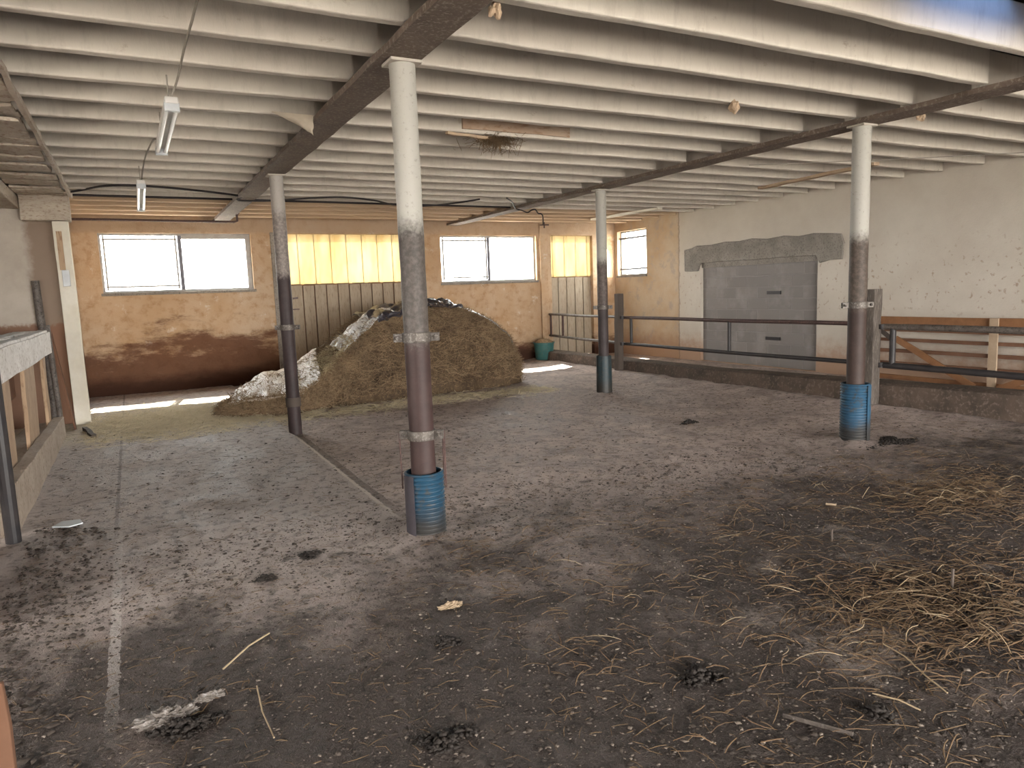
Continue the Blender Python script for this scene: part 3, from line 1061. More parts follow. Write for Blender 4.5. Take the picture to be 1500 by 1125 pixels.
cs = [o for o in COL.objects if o.name.startswith('steel_column')]
# short plate screwed under the lower part of the bare column
MB().lathe([(.0725, .30), (.082, .30), (.082, .40), (.0725, .40)], 32, cap=False).build('collar', M['dark_wood'], cs[1])
MB().bar((.075, -.03, 1.50), (.13, -.03, 1.505), .02, .02).build('bracket', M['rust_pipe'], cs[1])
MB().bar((.07, -.02, 1.38), (.14, -.02, 1.38), .02, .012).build('bracket', M['rust_pipe'], cs[1])


# ================================================================== LEFT SIDE
# soffit of short planks over the feeding passage, with a beam along its inner side
sof = empty('plank_soffit', (-.8, 6.5, 2.84), 'rough limewashed plank soffit above the left feed fence', 'soffit')
y = 1.6
while y < 10.40:
    wd = random.choice((.16, .19, .22, .26, .30))
    zz = random.choice((0, 0, .012, -.012, .02))
    xr = -.53 - random.uniform(0, .05)
    b_ = MB().bar((xr + .8, y + wd / 2 - 6.5, zz + .012), (-1.06 + .8, y + wd / 2 - 6.5 + random.uniform(-.02, .02), zz + .012 + random.uniform(-.01, .01)), wd - .012, .024, (0, 0, 1), 5, .006)
    b_.build('plank', M['downstand'], sof, bevel=.004)
    y += wd
for k in range(5):
    yy = 3.4 + k * .7 + random.uniform(-.1, .1)
    MB().bar((.24 - random.uniform(0, .1), yy - 6.5, -.018), (-.02 - random.uniform(0, .22), yy - 6.5 + random.uniform(-.03, .03), -.02), random.uniform(.07, .16), .022, (0, 0, 1), 4, .006).build('lath', M['downstand'], sof, bevel=.003)
MB().bar((.285, 1.6 - 6.5, .008), (.285, 10.40 - 6.5, .008), .03, .05, (0, 0, 1), 30, .006).build('rim_batten', M['downstand'], sof)
tag(MB().bar((-1.27, .5, 2.775), (-1.27, 10.60, 2.775), .40, .15, (0, 0, 1), 30, .007).build('support_beam', M['downstand'], bevel=.012),
    'limewashed beam above the left passage, inner side of the plank soffit', 'beam', 'long beams under the joists', 'thing')
struct(MB().box(-1.06, -.545, 10.44, 10.66, 2.55, 2.90).build('trim_4', M['downstand'], bevel=.01), 'rough grey bulkhead above the white timber post')
ps = MB()
ps.box(-3.95, -1.12, .5, 10.6, 2.87, 2.90)
struct(ps.build('ceiling_passage', M['deck']))
# white post
wp = tag(MB().bar((-.66, 10.5, 0.0), (-.66, 10.5, 2.545), .17, .11, (0, 1, 0), 8, .003).build('door_post', M['white_post'], bevel=.008),
         'tall white painted timber post at the left end of the orange back wall', 'post', kind='thing')
MB().box(-.70, -.62, 10.425, 10.444, 1.75, 1.95).build('hinge_plate', M['metal'], wp, bevel=.003)
MB().box(-.715, -.655, 10.428, 10.442, 1.95, 2.42).build('splice_board', M['tan_wood'], wp)

# feed fence ---------------------------------------------------------------
ff = empty('feed_fence', (-.9, 7.6, 0), 'long limewashed feed fence with tan uprights along the left passage', 'feed fence')


def fpart(mb, name, mat, bevel=.006, parent=ff):
    return mb.build(name, mat, None, bevel=bevel) if parent is None else _rel(mb, name, mat, bevel, parent)


def _rel(mb, name, mat, bevel, parent):
    o = mb.build(name, mat, None, bevel=bevel)
    o.parent = parent
    o.matrix_parent_inverse = Matrix.Translation(-parent.location)
    return o


Y0, Y1 = 4.0, 9.75
fpart(MB().bar((-.86, Y0, 1.10), (-.86, Y1, 1.10), .04, .24, (0, 0, 1), 14, .005), 'front_board', M['lime_board'])
fpart(MB().bar((-.905, Y0, 1.228), (-.905, Y1, 1.228), .09, .03, (0, 0, 1), 14, .003), 'top_plank', M['lime_board'])
fpart(MB().bar((-1.115, Y0, 1.228), (-1.115, Y1, 1.228), .13, .03, (0, 0, 1), 14, .003), 'top_plank', M['lime_board'])
fpart(MB().bar((-1.20, Y0, 1.10), (-1.20, Y1, 1.10), .04, .22, (0, 0, 1), 14, .005), 'rear_board', M['lime_board'])
for yy in (4.6, 5.9, 6.7, 7.7, 8.7, 9.6):
    fpart(MB().box(-1.18, -.88, yy - .06, yy + .06, 1.195, 1.243), 'cross_batten', M['lime_board'])
for yy, wd in ((5.75, .30), (6.47, .52), (7.95, .72), (9.3, .22)):
    fpart(MB().bar((-.915, yy, .20), (-.90, yy, 1.08), .035, wd, (0, 1, 0), 5, .004), 'upright', M['tan_wood'])
fpart(MB().bar((-1.25, Y0, .75), (-1.25, Y1, .75), .03, .5, (0, 0, 1), 6, .003), 'manger_back', M['red_wood'])
fpart(MB().bar((-.84, 5.55, .16), (-.84, 9.60, .075), .10, .34, (0, 0, 1), 14, .006), 'kick_board', M['sill_concrete'])
fpart(MB().bar((-1.02, 5.55, .10), (-1.02, 9.60, .045), .27, .30, (0, 0, 1), 14, .006), 'manger_floor', M['sill_concrete'])
fpart(MB().tube([(-.80, 5.43, -.02), (-.80, 5.43, 1.22)], .045, 14), 'post', M['black_pipe'], 0)
fpart(MB().tube([(-.83, 9.72, -.02), (-.86, 9.72, 1.30)], .03, 14), 'post', M['worn_pipe'], 0)
fpart(MB().bar((-.90, 4.0, .46), (-.90, 5.33, .46), .03, .95, (0, 0, 1), 4, .004), 'end_panel', M['brown_board'])
fpart(MB().box(-.90, -.84, 9.68, 9.76, 1.02, 1.06).box(-.90, -.84, 9.68, 9.76, 1.09, 1.12), 'clip', M['metal'], .002)
tag(MB().tube([(-.95, 10.5, 0), (-1.0, 10.56, 1.83)], .045, 14).build('steel_post', M['worn_pipe'], smooth=True), 'grey pipe post leaning against the wall behind the end of the feed fence', 'post', kind='thing')
tag(MB().bar((-.72, 10.1, .0), (-.88, 10.3, 1.20), .02, .13, (0, 1, 0), 4, .004).build('leaning_plank', M['red_wood']), 'thin brown plank leaning behind the feed fence beside the white post', 'plank', kind='thing')
tag(MB().bar((-.605, 2.22, -.01), (-.63, 2.30, .47), .45, .025, (0, 1, .1), 4, .003).build('wooden_board', M['brown_board'], bevel=.004), 'orange-brown board standing on the floor at the bottom left corner', 'board', kind='thing')
tag(MB().bar((-.62, 9.9, .03), (-.50, 9.25, .03), .05, .05, (0, 0, 1), 5, .006).build('broken_stick', M['dark_wood']), 'dark crooked stick lying on the floor at the feed fence end', 'stick', kind='thing')

# ================================================================== RIGHT SIDE GATES
tag(MB().bar((7.60, 10.27, -.02), (7.62, 10.27, 1.38), .12, .11, (0, 1, 0), 8, .005).build('timber_post', M['dark_wood'], bevel=.006),
    'dark timber gate post rising between the two columns, farther one', 'post', 'gate posts on the curb', 'thing')
tag(MB().bar((7.56, 5.33, -.03), (7.58, 5.33, 1.37), .14, .13, (0, 1, 0), 8, .006).build('timber_post', M['grey_wood'], bevel=.006),
    'grey weathered timber post just right of the cream-topped column', 'post', 'gate posts on the curb', 'thing')


def gate(label, a, b, z_lo, z_hi, r, ups, mats, loc, ends=(True, True)):
    root = empty('pipe_gate', loc, label, 'gate', 'pipe gates along the curb')
    a, b = Vector(a), Vector(b)
    L = Vector(loc)

    def P(t, z):
        return a.lerp(b, t) + Vector((0, 0, z)) - L
    MB().tube([P(t, z_hi + .004 * math.sin(t * 9)) for t in np.linspace(0, 1, 14)], r, 14).build('rail', mats[0], root, smooth=True)
    MB().tube([P(t, z_lo + .004 * math.sin(t * 7 + 1)) for t in np.linspace(0, 1, 14)], r * 1.02, 14).build('rail', mats[1], root, smooth=True)
    for t in ups:
        MB().tube([P(t, z_lo), P(t, z_hi)], r * .95, 12).build('upright', mats[2], root, smooth=True)
    return root


g1 = gate('short pale pipe gate from the back wall to the dark timber post', (8.0, 13.28, 0), (7.66, 10.33, 0), .50, .96, .026, (.02, .22),
          (M['worn_pipe'], M['worn_pipe'], M['rust_pipe']), (7.8, 11.8, 0))
g2 = gate('middle dark pipe gate in front of the concrete-block doorway', (7.68, 10.22, 0), (7.64, 5.40, 0), .49, .955, .027, (.045, .53),
          (M['rust_pipe'], M['black_pipe'], M['black_pipe']), (7.66, 7.8, 0))
g3 = gate('heavy dark pipe gate running right from the grey timber post', (7.64, 5.24, 0), (7.62, 1.2, 0), .485, .93, .036, (.03, .62),
          (M['worn_pipe'], M['black_pipe'], M['black_pipe']), (7.63, 3.2, 0))
for g, yy, zz in ((g2, 10.21, .955), (g2, 10.21, .49), (g2, 5.41, .955), (g2, 5.41, .49), (g3, 5.25, .93), (g3, 5.25, .485)):
    q = MB().tube([(7.635 - g.location.x, yy - g.location.y, zz - .025), (7.635 - g.location.x, yy - g.location.y, zz + .03)], .042, 12)
    q.build('hinge', M['black_pipe'], g, smooth=True)

# five-rail timber hurdle leaning at the right wall
hu = empty('timber_hurdle', (9.66, 4.5, 0), 'brown timber hurdle of horizontal rails and diagonal braces against the cream wall', 'hurdle')
hy0, hy1 = 2.2, 6.95
for i, (z, hh, mt) in enumerate(((.875, .11, 'orange_wood'), (.74, .045, 'red_wood'), (.60, .045, 'red_wood'), (.44, .05, 'red_wood'), (.26, .05, 'red_wood'), (.06, .06, 'orange_wood'))):
    MB().bar((.02, hy0 - 4.5, z), (.02, hy1 - 4.5, z), .03, hh, (0, 0, 1), 6, .003).build('rail', M[mt], hu)
for yy in (2.6, 5.10, 6.75):
    MB().bar((-.02, yy - 4.5, .0), (-.02, yy - 4.5, .93), .03, .10, (0, 1, 0), 3, .003).build('upright', M['batten' if yy == 5.1 else 'orange_wood'], hu)
MB().bar((-.05, 6.40 - 4.5, .62), (-.05, 5.30 - 4.5, .03), .025, .085, (0, 0, 1), 4, .003).build('brace', M['orange_wood'], hu)
MB().bar((-.05, 5.00 - 4.5, .03), (-.05, 3.80 - 4.5, .62), .025, .085, (0, 0, 1), 4, .003).build('brace', M['orange_wood'], hu)
MB().bar((-.045, 6.45 - 4.5, .60), (-.045, 6.75 - 4.5, .82), .025, .06, (0, 0, 1), 3, .003).build('brace', M['dark_wood'], hu)

# teal tub at the back wall
tb = empty('plastic_tub', (7.70, 13.05, .02), 'teal plastic tub full of hay standing by the back wall right of the heap', 'tub')
MB().lathe([(.17, .0), (.185, .02), (.215, .34), (.232, .345), (.232, .365), (.212, .365), (.205, .33), (.165, .04)], 36).build('body', M['tub'], tb, smooth=True)
MB().lathe([(.205, .335), (.15, .40), (.08, .43), (.01, .44)], 24, cap=False).build('hay_filling', M['hay'], tb, smooth=True)
n = 260
a = RNG.uniform(0, 2 * PI, n)
rr = .2 * np.sqrt(RNG.uniform(0, 1, n))
bp = np.stack([rr * np.cos(a), rr * np.sin(a), .44 - rr * .45], 1)
tag(ribbons('hay_wisps', bp, RNG.normal(0, 1, (n, 3)) * np.array([1, 1, .5]), RNG.uniform(.06, .16, n), np.full(n, .006), M['straw_brown'], tb), kind='stuff')

# ================================================================== CEILING FITTINGS
def lamp(p0, p1, label):
    p0, p1 = Vector(p0), Vector(p1)
    root = empty('strip_light', (p0 + p1) / 2, label, 'lamp', 'fluorescent strip lights under the joists')
    c = (p0 + p1) / 2
    d = (p1 - p0)
    a, b = -d / 2, d / 2
    e = d.normalized()
    MB().bar(a, b, .075, .04, (0, 0, 1), 1, 0).build('housing', M['lamp_white'], root, bevel=.006)
    for s in (-1, 1):
        off = Vector((.026 * s, 0, -.042))
        MB().tube([a + off + e * .05, b + off - e * .05], .014, 12).build('tube', M['tube'], root, smooth=True)
    for q in (a + e * .022, b - e * .022):
        MB().bar(q + Vector((0, 0, -.038)) - e * .018, q + Vector((0, 0, -.038)) + e * .018, .085, .05, (0, 0, 1)).build('end_cap', M['metal'], root, bevel=.003)
    for q in (a + e * .2, b - e * .2):
        MB().tube([q + Vector((0, 0, .02)), (q.x, q.y, 2.885 - c.z)], .005, 6).build('hanger', M['grey_cable'], root)
    return root


lamp((.33, 4.80, 2.69), (.32, 6.16, 2.675), 'strip light with bare tubes hanging from the joists, larger one nearer the camera')
lamp((.21, 8.10, 2.70), (.22, 9.60, 2.64), 'small-looking strip light near the back, above the left window')


def cable(name, pts, r, mat, label, smooth_it=True, cat='cable'):
    P = [Vector(p) for p in pts]
    if smooth_it and len(P) > 2:
        Q = []
        for i in range(len(P) - 1):
            p0, p1, p2, p3 = P[max(i - 1, 0)], P[i], P[i + 1], P[min(i + 2, len(P) - 1)]
            for t in (0, .25, .5, .75):
                Q.append(.5 * ((2 * p1) + (p2 - p0) * t + (2 * p0 - 5 * p1 + 4 * p2 - p3) * t * t + (3 * p1 - p0 - 3 * p2 + p3) * t ** 3))
        Q.append(P[-1])
        P = Q
    return tag(MB().tube(P, r, 8).build(name, mat, smooth=True), label, cat, kind='thing')


cable('hanging_cable', [(-.52, 10.2, 2.86), (-.34, 10.1, 2.885), (-.12, 9.6, 2.862), (.22, 9.5, 2.862), (.76, 9.7, 2.862), (1.38, 10.0, 2.845), (1.39, 10.2, 2.815), (1.72, 10.2, 2.815), (2.0, 10.2, 2.835), (2.4, 10.1, 2.862),
      (2.75, 10.0, 2.866), (3.2, 10.1, 2.85), (3.53, 10.2, 2.81), (4.0, 10.2, 2.80), (4.4, 10.1, 2.83), (4.75, 9.8, 2.866)], .013, M['cable'], 'black cable sagging in waves under the joists near the back wall')
cable('black_conduit', [(-.5, 10.45, 2.862), (1.36, 10.5, 2.864)], .014, M['cable'], 'straight black conduit under the joists left of the left beam', False, 'conduit')
cable('black_conduit', [(1.62, 10.52, 2.864), (5.70, 10.62, 2.864)], .014, M['cable'], 'straight black conduit under the joists between the two beams', False, 'conduit')
cable('iron_pipe', [(-.86, 12.0, 2.73), (1.55, 12.0, 2.715), (1.60, 12.0, 2.73), (1.60, 12.0, 2.82), (1.63, 12.0, 2.86)], .018, M['rust_pipe'], 'thin iron pipe hanging above the left window and turned up at the beam', False, 'pipe')
cable('lamp_cord', [(.40, 2.2, 2.868), (.40, 3.1, 2.868), (.40, 3.8, 2.866), (.39, 4.4, 2.866), (.37, 4.75, 2.80), (.33, 4.86, 2.71)], .007, M['grey_cable'], 'dusty cord running under the joists to the nearer strip light', cat='cord')
cable('lamp_cord', [(.32, 6.15, 2.69), (.30, 6.5, 2.80), (.28, 7.2, 2.866), (.25, 7.8, 2.85), (.22, 8.2, 2.735)], .007, M['grey_cable'], 'dusty cord joining the two strip lights', cat='cord')
cable('twisted_wire', [(5.10, 9.6, 2.866), (5.35, 9.9, 2.85), (5.55, 10.2, 2.82), (5.66, 10.35, 2.81), (5.80, 10.4, 2.79), (5.90, 10.4, 2.76), (5.98, 10.4, 2.80), (6.05, 10.4, 2.81), (6.10, 10.4, 2.75), (6.16, 10.4, 2.74), (6.22, 10.45, 2.70), (6.25, 10.5, 2.58)], .011, M['cable'],
      'curled black wire dangling at the far end of the right beam', cat='wire')
hk = MB().tube([(6.27, 10.5, 2.52), (6.27, 10.5, 2.62)], .012, 8).tube([(6.19, 10.5, 2.57), (6.36, 10.5, 2.575)], .010, 8)
tag(hk.build('wire_hook', M['rust_pipe']), 'small rusty cross-shaped hook on the end of the curled black wire', 'hook', kind='thing')
tag(MB().bar((8.24, 7.65, 2.845), (8.02, 5.65, 2.845), .09, .035, (0, 0, 1), 8, .004).build('ceiling_batten', M['batten']), 'tan batten fixed slantwise under the joists behind the cream-topped column', 'batten', kind='thing')
tag(MB().bar((8.30, 12.0, 2.845), (8.42, 10.1, 2.845), .12, .035, (0, 0, 1), 8, .004).build('ceiling_batten', M['white_post']), 'pale batten under the joists above the narrow sliding door', 'batten', kind='thing')
# wires along right bay
cable('thin_wire', [(6.6, 6.3, 2.866), (8.2, 5.4, 2.866), (9.7, 4.4, 2.866)], .005, M['grey_cable'], 'thin grey wire crossing the joists near the cream wall', cat='wire')

# hay wisp caught on the joists
n = 420
ctr = np.array([3.06, 5.93, 2.86])
bp = ctr + RNG.normal(0, 1, (n, 3)) * np.array([.10, .03, .035])
tag(ribbons('hay_wisp', bp, RNG.normal(0, 1, (n, 3)) * np.array([1, .5, .8]) + np.array([0, 0, -.2]), RNG.uniform(.06, .22, n), np.full(n, .005), M['straw_brown']),
    'brown hay wisp caught on the joists in the middle of the ceiling', 'hay wisp', kind='stuff')
tag(MB().bar((2.55, 5.86, 2.87), (2.95, 5.90, 2.858), .05, .02, (0, 0, 1), 4, .004).build('wood_splinter', M['batten']), 'pale wood splinter sticking out beside the hanging hay wisp', 'splinter', kind='thing')


def flap(name, pts, label, mat, droop, nseg=8):
    """a sheet hanging: pts is the upper edge (two points), droop the lower points"""
    a, b = Vector(pts[0]), Vector(pts[1])
    c, d = Vector(droop[0]), Vector(droop[1])
    vs, fs = [], []
    for th in (0, 1):
        for j in range(nseg + 1):
            for i in range(nseg + 1):
                u, v = i / nseg, j / nseg
                p = a.lerp(b, u).lerp(c.lerp(d, u), v)
                p = p + Vector((.01 * fbm(u * 3, v * 3, 1), .03 * fbm(u * 2, v * 2, 5) * v, .004 * th))
                vs.append(p)
    m = (nseg + 1) ** 2
    for th in (0, 1):
        for j in range(nseg):
            for i in range(nseg):
                o = th * m + j * (nseg + 1) + i
                fs.append((o, o + 1, o + nseg + 2, o + nseg + 1))
    return tag(MB().add(vs, fs).build(name, mat, smooth=True), label, 'sheet', kind='thing')


flap('hanging_sheet', [(1.05, 5.62, 2.868), (1.36, 5.64, 2.868)], 'cream torn sheet drooping beside the left beam', M['cobweb'], [(1.30, 5.75, 2.80), (1.37, 5.72, 2.74)])
for (p, s, lab) in (((1.70, 3.26, 2.86), .05, 'crumbled mortar lump hanging beside the left beam near the top edge'),
                    ((6.05, 3.86, 2.845), .05, 'pale mortar lump clinging to the right beam'),
                    ((4.30, 4.26, 2.862), .06, 'tan wasp-nest-like lump under a middle joist')):
    b = bmesh.new()
    bmesh.ops.create_icosphere(b, subdivisions=3, radius=s * .62)
    for v in b.verts:
        v.co *= 1 + .8 * fbm(v.co.x * 30 + p[0], v.co.y * 22, v.co.z * 22)
        v.co.z *= 1.3
    me = bpy.data.meshes.new('mortar_lump')
    b.to_mesh(me)
    b.free()
    me.materials.append(M['batten'])
    o = bpy.data.objects.new('mortar_lump', me)
    COL.objects.link(o)
    o.location = p
    tag(o, lab, 'lump', kind='thing')

# ================================================================== HAY HEAP
HX = [.80, 1.0, 1.2, 1.6, 1.95, 2.15, 2.35, 2.6, 2.9, 3.2, 3.6, 4.0, 4.3, 4.6, 4.9, 5.15, 5.35, 5.50, 5.60, 5.66]
HH = [.02, .15, .20, .22, .25, .33, .50, .70, .93, 1.13, 1.25, 1.33, 1.34, 1.29, 1.20, 1.09, .95, .74, .42, .05]
HF = [9.95, 9.72, 9.58, 9.50, 9.53, 9.58, 9.64, 9.72, 9.78, 9.80, 9.84, 9.88, 9.92, 9.97, 10.02, 10.07, 10.11, 10.16, 10.24, 10.4]
HB = [10.02, 10.25, 10.6, 11.4, 11.8, 12.0, 12.0, 12.1, 12.2, 12.3, 12.35, 12.35, 12.3, 12.2, 12.1, 11.9, 11.6, 11.3, 10.9, 10.7]
HRX, HRZ = [.9, 1.3, 1.7, 2.2, 2.6], [.0, .08, .15, .06, .0]


def heap_pt(u, v):
    X = .80 + (5.66 - .80) * u
    h, yf, yb = np.interp(X, HX, HH), np.interp(X, HX, HF), np.interp(X, HX, HB)
    rise = np.interp(X, HRX, HRZ)
    top = yf + min(.42 * h + .06, (yb - yf) * .35)
    bk = yb - min(.5 * h + .05, (yb - yf) * .35)
    if v < .5:
        t = v / .5
        # bulging front face
        y = yf + (top - yf) * (t ** 1.25)
        z = h * .95 * math.sin(t * PI / 2) ** .82
    elif v < .75:
        t = (v - .5) / .25
        y = top + (bk - top) * t
        z = h * (.95 + .06 * math.sin(t * PI)) + rise * t
    else:
        t = (v - .75) / .25
        y = bk + (yb - bk) * t
        z = (h * .95 + rise) * math.cos(t * PI / 2)
    k = min(1.0, h / .5)
    n1 = fbm(X * 1.7, y * 1.7, z * 1.7 + 3, 3)
    n2 = fbm(X * 6, y * 6, z * 6 + 9, 4)
    out = Vector((X, y - (.14 * n1 + .07 * n2) * k * (1 if v < .5 else -.3), z + (.03 * n1 + .03 * n2) * k * (1 if v > .35 else .3)))
    if v <= 0.001 or v >= .999:
        out.z = -.03
    out.z = max(out.z, -.03)
    return out


NU, NV = 150, 70
HV = [heap_pt(i / NU, j / NV) for j in range(NV + 1) for i in range(NU + 1)]
HFc = [(j * (NU + 1) + i, j * (NU + 1) + i + 1, (j + 1) * (NU + 1) + i + 1, (j + 1) * (NU + 1) + i) for j in range(NV) for i in range(NU)]
heap = tag(MB().add(HV, HFc).build('hay_heap', M['hay_dark'], smooth=True), 'big brown heap of packed hay partly covered with plastic film before the wide sliding door', 'hay heap', kind='thing')
n = 24000
uu = RNG.uniform(.02, .99, n)
vv = RNG.uniform(.02, .72, n)
bp = np.array([heap_pt(a, b) for a, b in zip(uu, vv)])
nd = np.array([(0, -1.0, .35)] * n)
dr = RNG.normal(0, 1, (n, 3)) * np.array([1.3, .35, .55])
sel = RNG.uniform(0, 1, n) < .55
tag(ribbons('hay_strands', bp[sel] + np.array([0, -.012, .008]), dr[sel], RNG.uniform(.06, .24, sel.sum()), RNG.uniform(.004, .009, sel.sum()), M['hay'], heap, normal=nd[sel]), kind='stuff')
tag(ribbons('hay_strands', bp[~sel] + np.array([0, -.012, .008]), dr[~sel], RNG.uniform(.05, .2, (~sel).sum()), RNG.uniform(.003, .007, (~sel).sum()), M['hay_brown'], heap, normal=nd[~sel]), kind='stuff')
# loose golden tuft on top at the foot of the film
n = 700
bp = np.array([heap_pt(a, b) for a, b in zip(RNG.uniform(.30, .42, n), RNG.uniform(.46, .62, n))]) + np.stack([np.zeros(n), np.zeros(n), RNG.uniform(0, .07, n)], 1)
tag(ribbons('loose_hay', bp, RNG.normal(0, 1, (n, 3)) * np.array([1, 1, .5]), RNG.uniform(.08, .2, n), np.full(n, .006), M['straw'], heap), kind='stuff')


def drape(name, u0, u1, v0, v1, lift, mat, label, wr=.03, nu=40, nv=26, edge=.0, skew=(0, 0), seed=0):
    vs, fs = [], []
    for th in (0, 1):
        for j in range(nv + 1):
            for i in range(nu + 1):
                a, b = i / nu, j / nv
                ed = edge * fbm(a * 5 + seed, 0, 3) * (1 - b)
                p = heap_pt(u0 + skew[0] * b + (u1 + skew[1] * b - u0 - skew[0] * b) * a, min(.98, max(.02, v0 + (v1 - v0) * b + ed)))
                q = wr * (fbm(a * 6 + seed, b * 5, 2, 3) + .6 * math.sin(a * 23 + 3 * fbm(a * 3, b * 3, seed)) * .5)
                vs.append((p.x, p.y - .5 * (lift + max(q, -lift * .4)) + (.006 * th), p.z + lift + max(q, -lift * .4) - .008 * th))
    m = (nu + 1) * (nv + 1)
    for th in (0, 1):
        for j in range(nv):
            for i in range(nu):
                o = th * m + j * (nu + 1) + i
                fs.append((o, o + 1, o + nu + 2, o + nu + 1))
    for i in range(nu):
        for j in (0, nv):
            o = j * (nu + 1) + i
            fs.append((o, o + 1, o + 1 + m, o + m))
    for j in range(nv):
        for i in (0, nu):
            o = j * (nu + 1) + i
            fs.append((o, o + nu + 1, o + nu + 1 + m, o + m))
    return tag(MB().add(vs, fs).build(name, mat, smooth=True), label, 'plastic sheet', 'covers lying on the hay heap', 'thing')


drape('tarpaulin', .022, .235, .31, .80, .035, M['tarp_pale'], 'dusty beige tarpaulin spread over the low left end of the hay heap', .024, edge=.04, skew=(.055, .15), seed=2)
drape('plastic_film', .375, .57, .468, .62, .05, M['tarp_white'], 'crumpled white film along the rising left edge of the hay heap', .035, edge=.04, seed=5)
drape('plastic_film', .49, .785, .40, .72, .075, M['tarp_black'], 'black crumpled film bunched on the crest of the hay heap', .06, edge=.05, seed=9)
drape('plastic_film', .76, .985, .45, .74, .05, M['tarp_white'], 'white film edge down the right shoulder of the hay heap', .012, edge=.02, seed=13)

# ================================================================== FLOOR LITTER
def scatter(n, xr, yr, dens=None):
    out = []
    while len(out) < n:
        x = RNG.uniform(*xr, 4000)
        y = RNG.uniform(*yr, 4000)
        if dens is not None:
            kp = RNG.uniform(0, 1, 4000) < dens(x, y)
            x, y = x[kp], y[kp]
        out += list(zip(x, y))
    out = out[:n]
    return np.array([(x, y, floor_z(x, y)) for x, y in out])


def free(x, y):
    ok = np.ones(len(x))
    ok[(x < -.72)] = 0
    ok[(x > 7.55)] = 0
    return ok


P = np.concatenate([scatter(36000, (-.72, 5.0), (.95, 4.8), lambda x, y: free(x, y) * np.clip(1.15 - .22 * (y - .9), .12, 1)),
                    scatter(9000, (-.72, 7.5), (3.6, 9.6), lambda x, y: free(x, y) * np.clip(1.2 - .13 * (y - 3), .1, 1))])
big = np.where(P[:, 1] > 3.9, .0015, 0)
tag(clods('manure_crumbs', P, np.clip(RNG.lognormal(math.log(.0036), .65, len(P)), .0018, .017) + big, M['clod'], flat=.45), 'dark manure crumbs strewn over the whole floor', 'crumbs', kind='stuff')
P = scatter(9000, (-.72, 6.0), (.95, 6.5), lambda x, y: free(x, y) * np.clip(1.1 - .18 * (y - .9), .12, 1))
tag(clods('pale_chips', P + np.array([0, 0, .002]), np.abs(RNG.normal(.002, .0028, len(P))) + .0018, M['clod_pale'], flat=.4), 'pale chips and chaff sprinkled over the floor', 'chips', kind='stuff')


def dens_right(x, y):
    d = np.exp(-((x - 3.15) / .55) ** 2 - ((y - 1.85) / .38) ** 2) + .8 * np.exp(-((x - 4.9) / .55) ** 2 - ((y - 2.75) / .35) ** 2)
    d += .05
    return np.clip(d, 0, 1)


P = scatter(1300, (1.4, 6.0), (.95, 3.9), dens_right)
P[:, 2] += np.abs(RNG.normal(0, .014, len(P)))
k = len(P)
tag(ribbons('loose_straw', P, RNG.normal(0, 1, (k, 3)) * np.array([1, .7, .14]), RNG.uniform(.04, .20, k), RNG.uniform(.0025, .0055, k), M['straw_brown'], sag=.25, pts=6),
    'tangled brown straw scattered on the floor at the right foreground', 'straw', kind='stuff')
P = scatter(2600, (1.4, 6.0), (.95, 3.9), dens_right)
P[:, 2] += np.abs(RNG.normal(0, .006, len(P)))
k = len(P)
tag(ribbons('rotting_straw', P, RNG.normal(0, 1, (k, 3)) * np.array([1, .7, .08]), RNG.uniform(.03, .14, k), RNG.uniform(.003, .007, k), M['hay_brown'], sag=.2, pts=4),
    'dark rotting straw matted under the brown straw at the right foreground', 'straw', kind='stuff')
P = scatter(110, (1.6, 6.0), (1.0, 3.6), dens_right)
P[:, 2] += .012 + np.abs(RNG.normal(0, .012, len(P)))
k = len(P)
tag(ribbons('bright_straw', P, RNG.normal(0, 1, (k, 3)) * np.array([1, .8, .2]), RNG.uniform(.06, .22, k), RNG.uniform(.003, .0055, k), M['stalk'], sag=.2, pts=6),
    'bright stalks mixed in the straw at the right foreground', 'straw', kind='stuff')
P = scatter(7000, (-.7, 7.4), (1.0, 9.4), lambda x, y: free(x, y) * np.clip(1.1 - .1 * y, .2, 1))
k = len(P)
P[:, 2] += .004
tag(ribbons('stray_stalks', P, RNG.normal(0, 1, (k, 3)) * np.array([1, 1, .06]), RNG.uniform(.02, .09, k), RNG.uniform(.002, .0045, k), M['straw_brown'], sag=.15),
    'stray bits of straw sprinkled across the whole floor', 'straw', kind='stuff')


def dens_left(x, y):
    return np.clip(np.exp(-((y - 9.9) / .9) ** 2) * np.exp(-((x - .3) / .9) ** 2) + .35 * np.exp(-((y - 9.35) / .3) ** 2) * (x > .8) * (x < 5.6), 0, 1)


P = scatter(9500, (-.6, 5.6), (8.5, 12.6), dens_left)
k = len(P)
P[:, 2] += np.abs(RNG.normal(0, .010, k))
tag(ribbons('spilled_hay', P, RNG.normal(0, 1, (k, 3)) * np.array([1, 1, .12]), RNG.uniform(.05, .18, k), RNG.uniform(.004, .007, k), M['pale_hay'], sag=.2),
    'yellow hay spilled on the floor between the white post and the heap', 'hay', kind='stuff')
P = scatter(900, (-.72, -.1), (1.2, 5.6), lambda x, y: np.clip(np.exp(-((x + .55) / .22) ** 2), 0, 1))
k = len(P)
P[:, 2] += .004 + np.abs(RNG.normal(0, .008, k))
tag(clods('dirt_rubble', P, np.abs(RNG.normal(.006, .006, k)) + .004, M['clod']), 'dark rubble of dirt along the foot of the feed fence', 'rubble', kind='stuff')

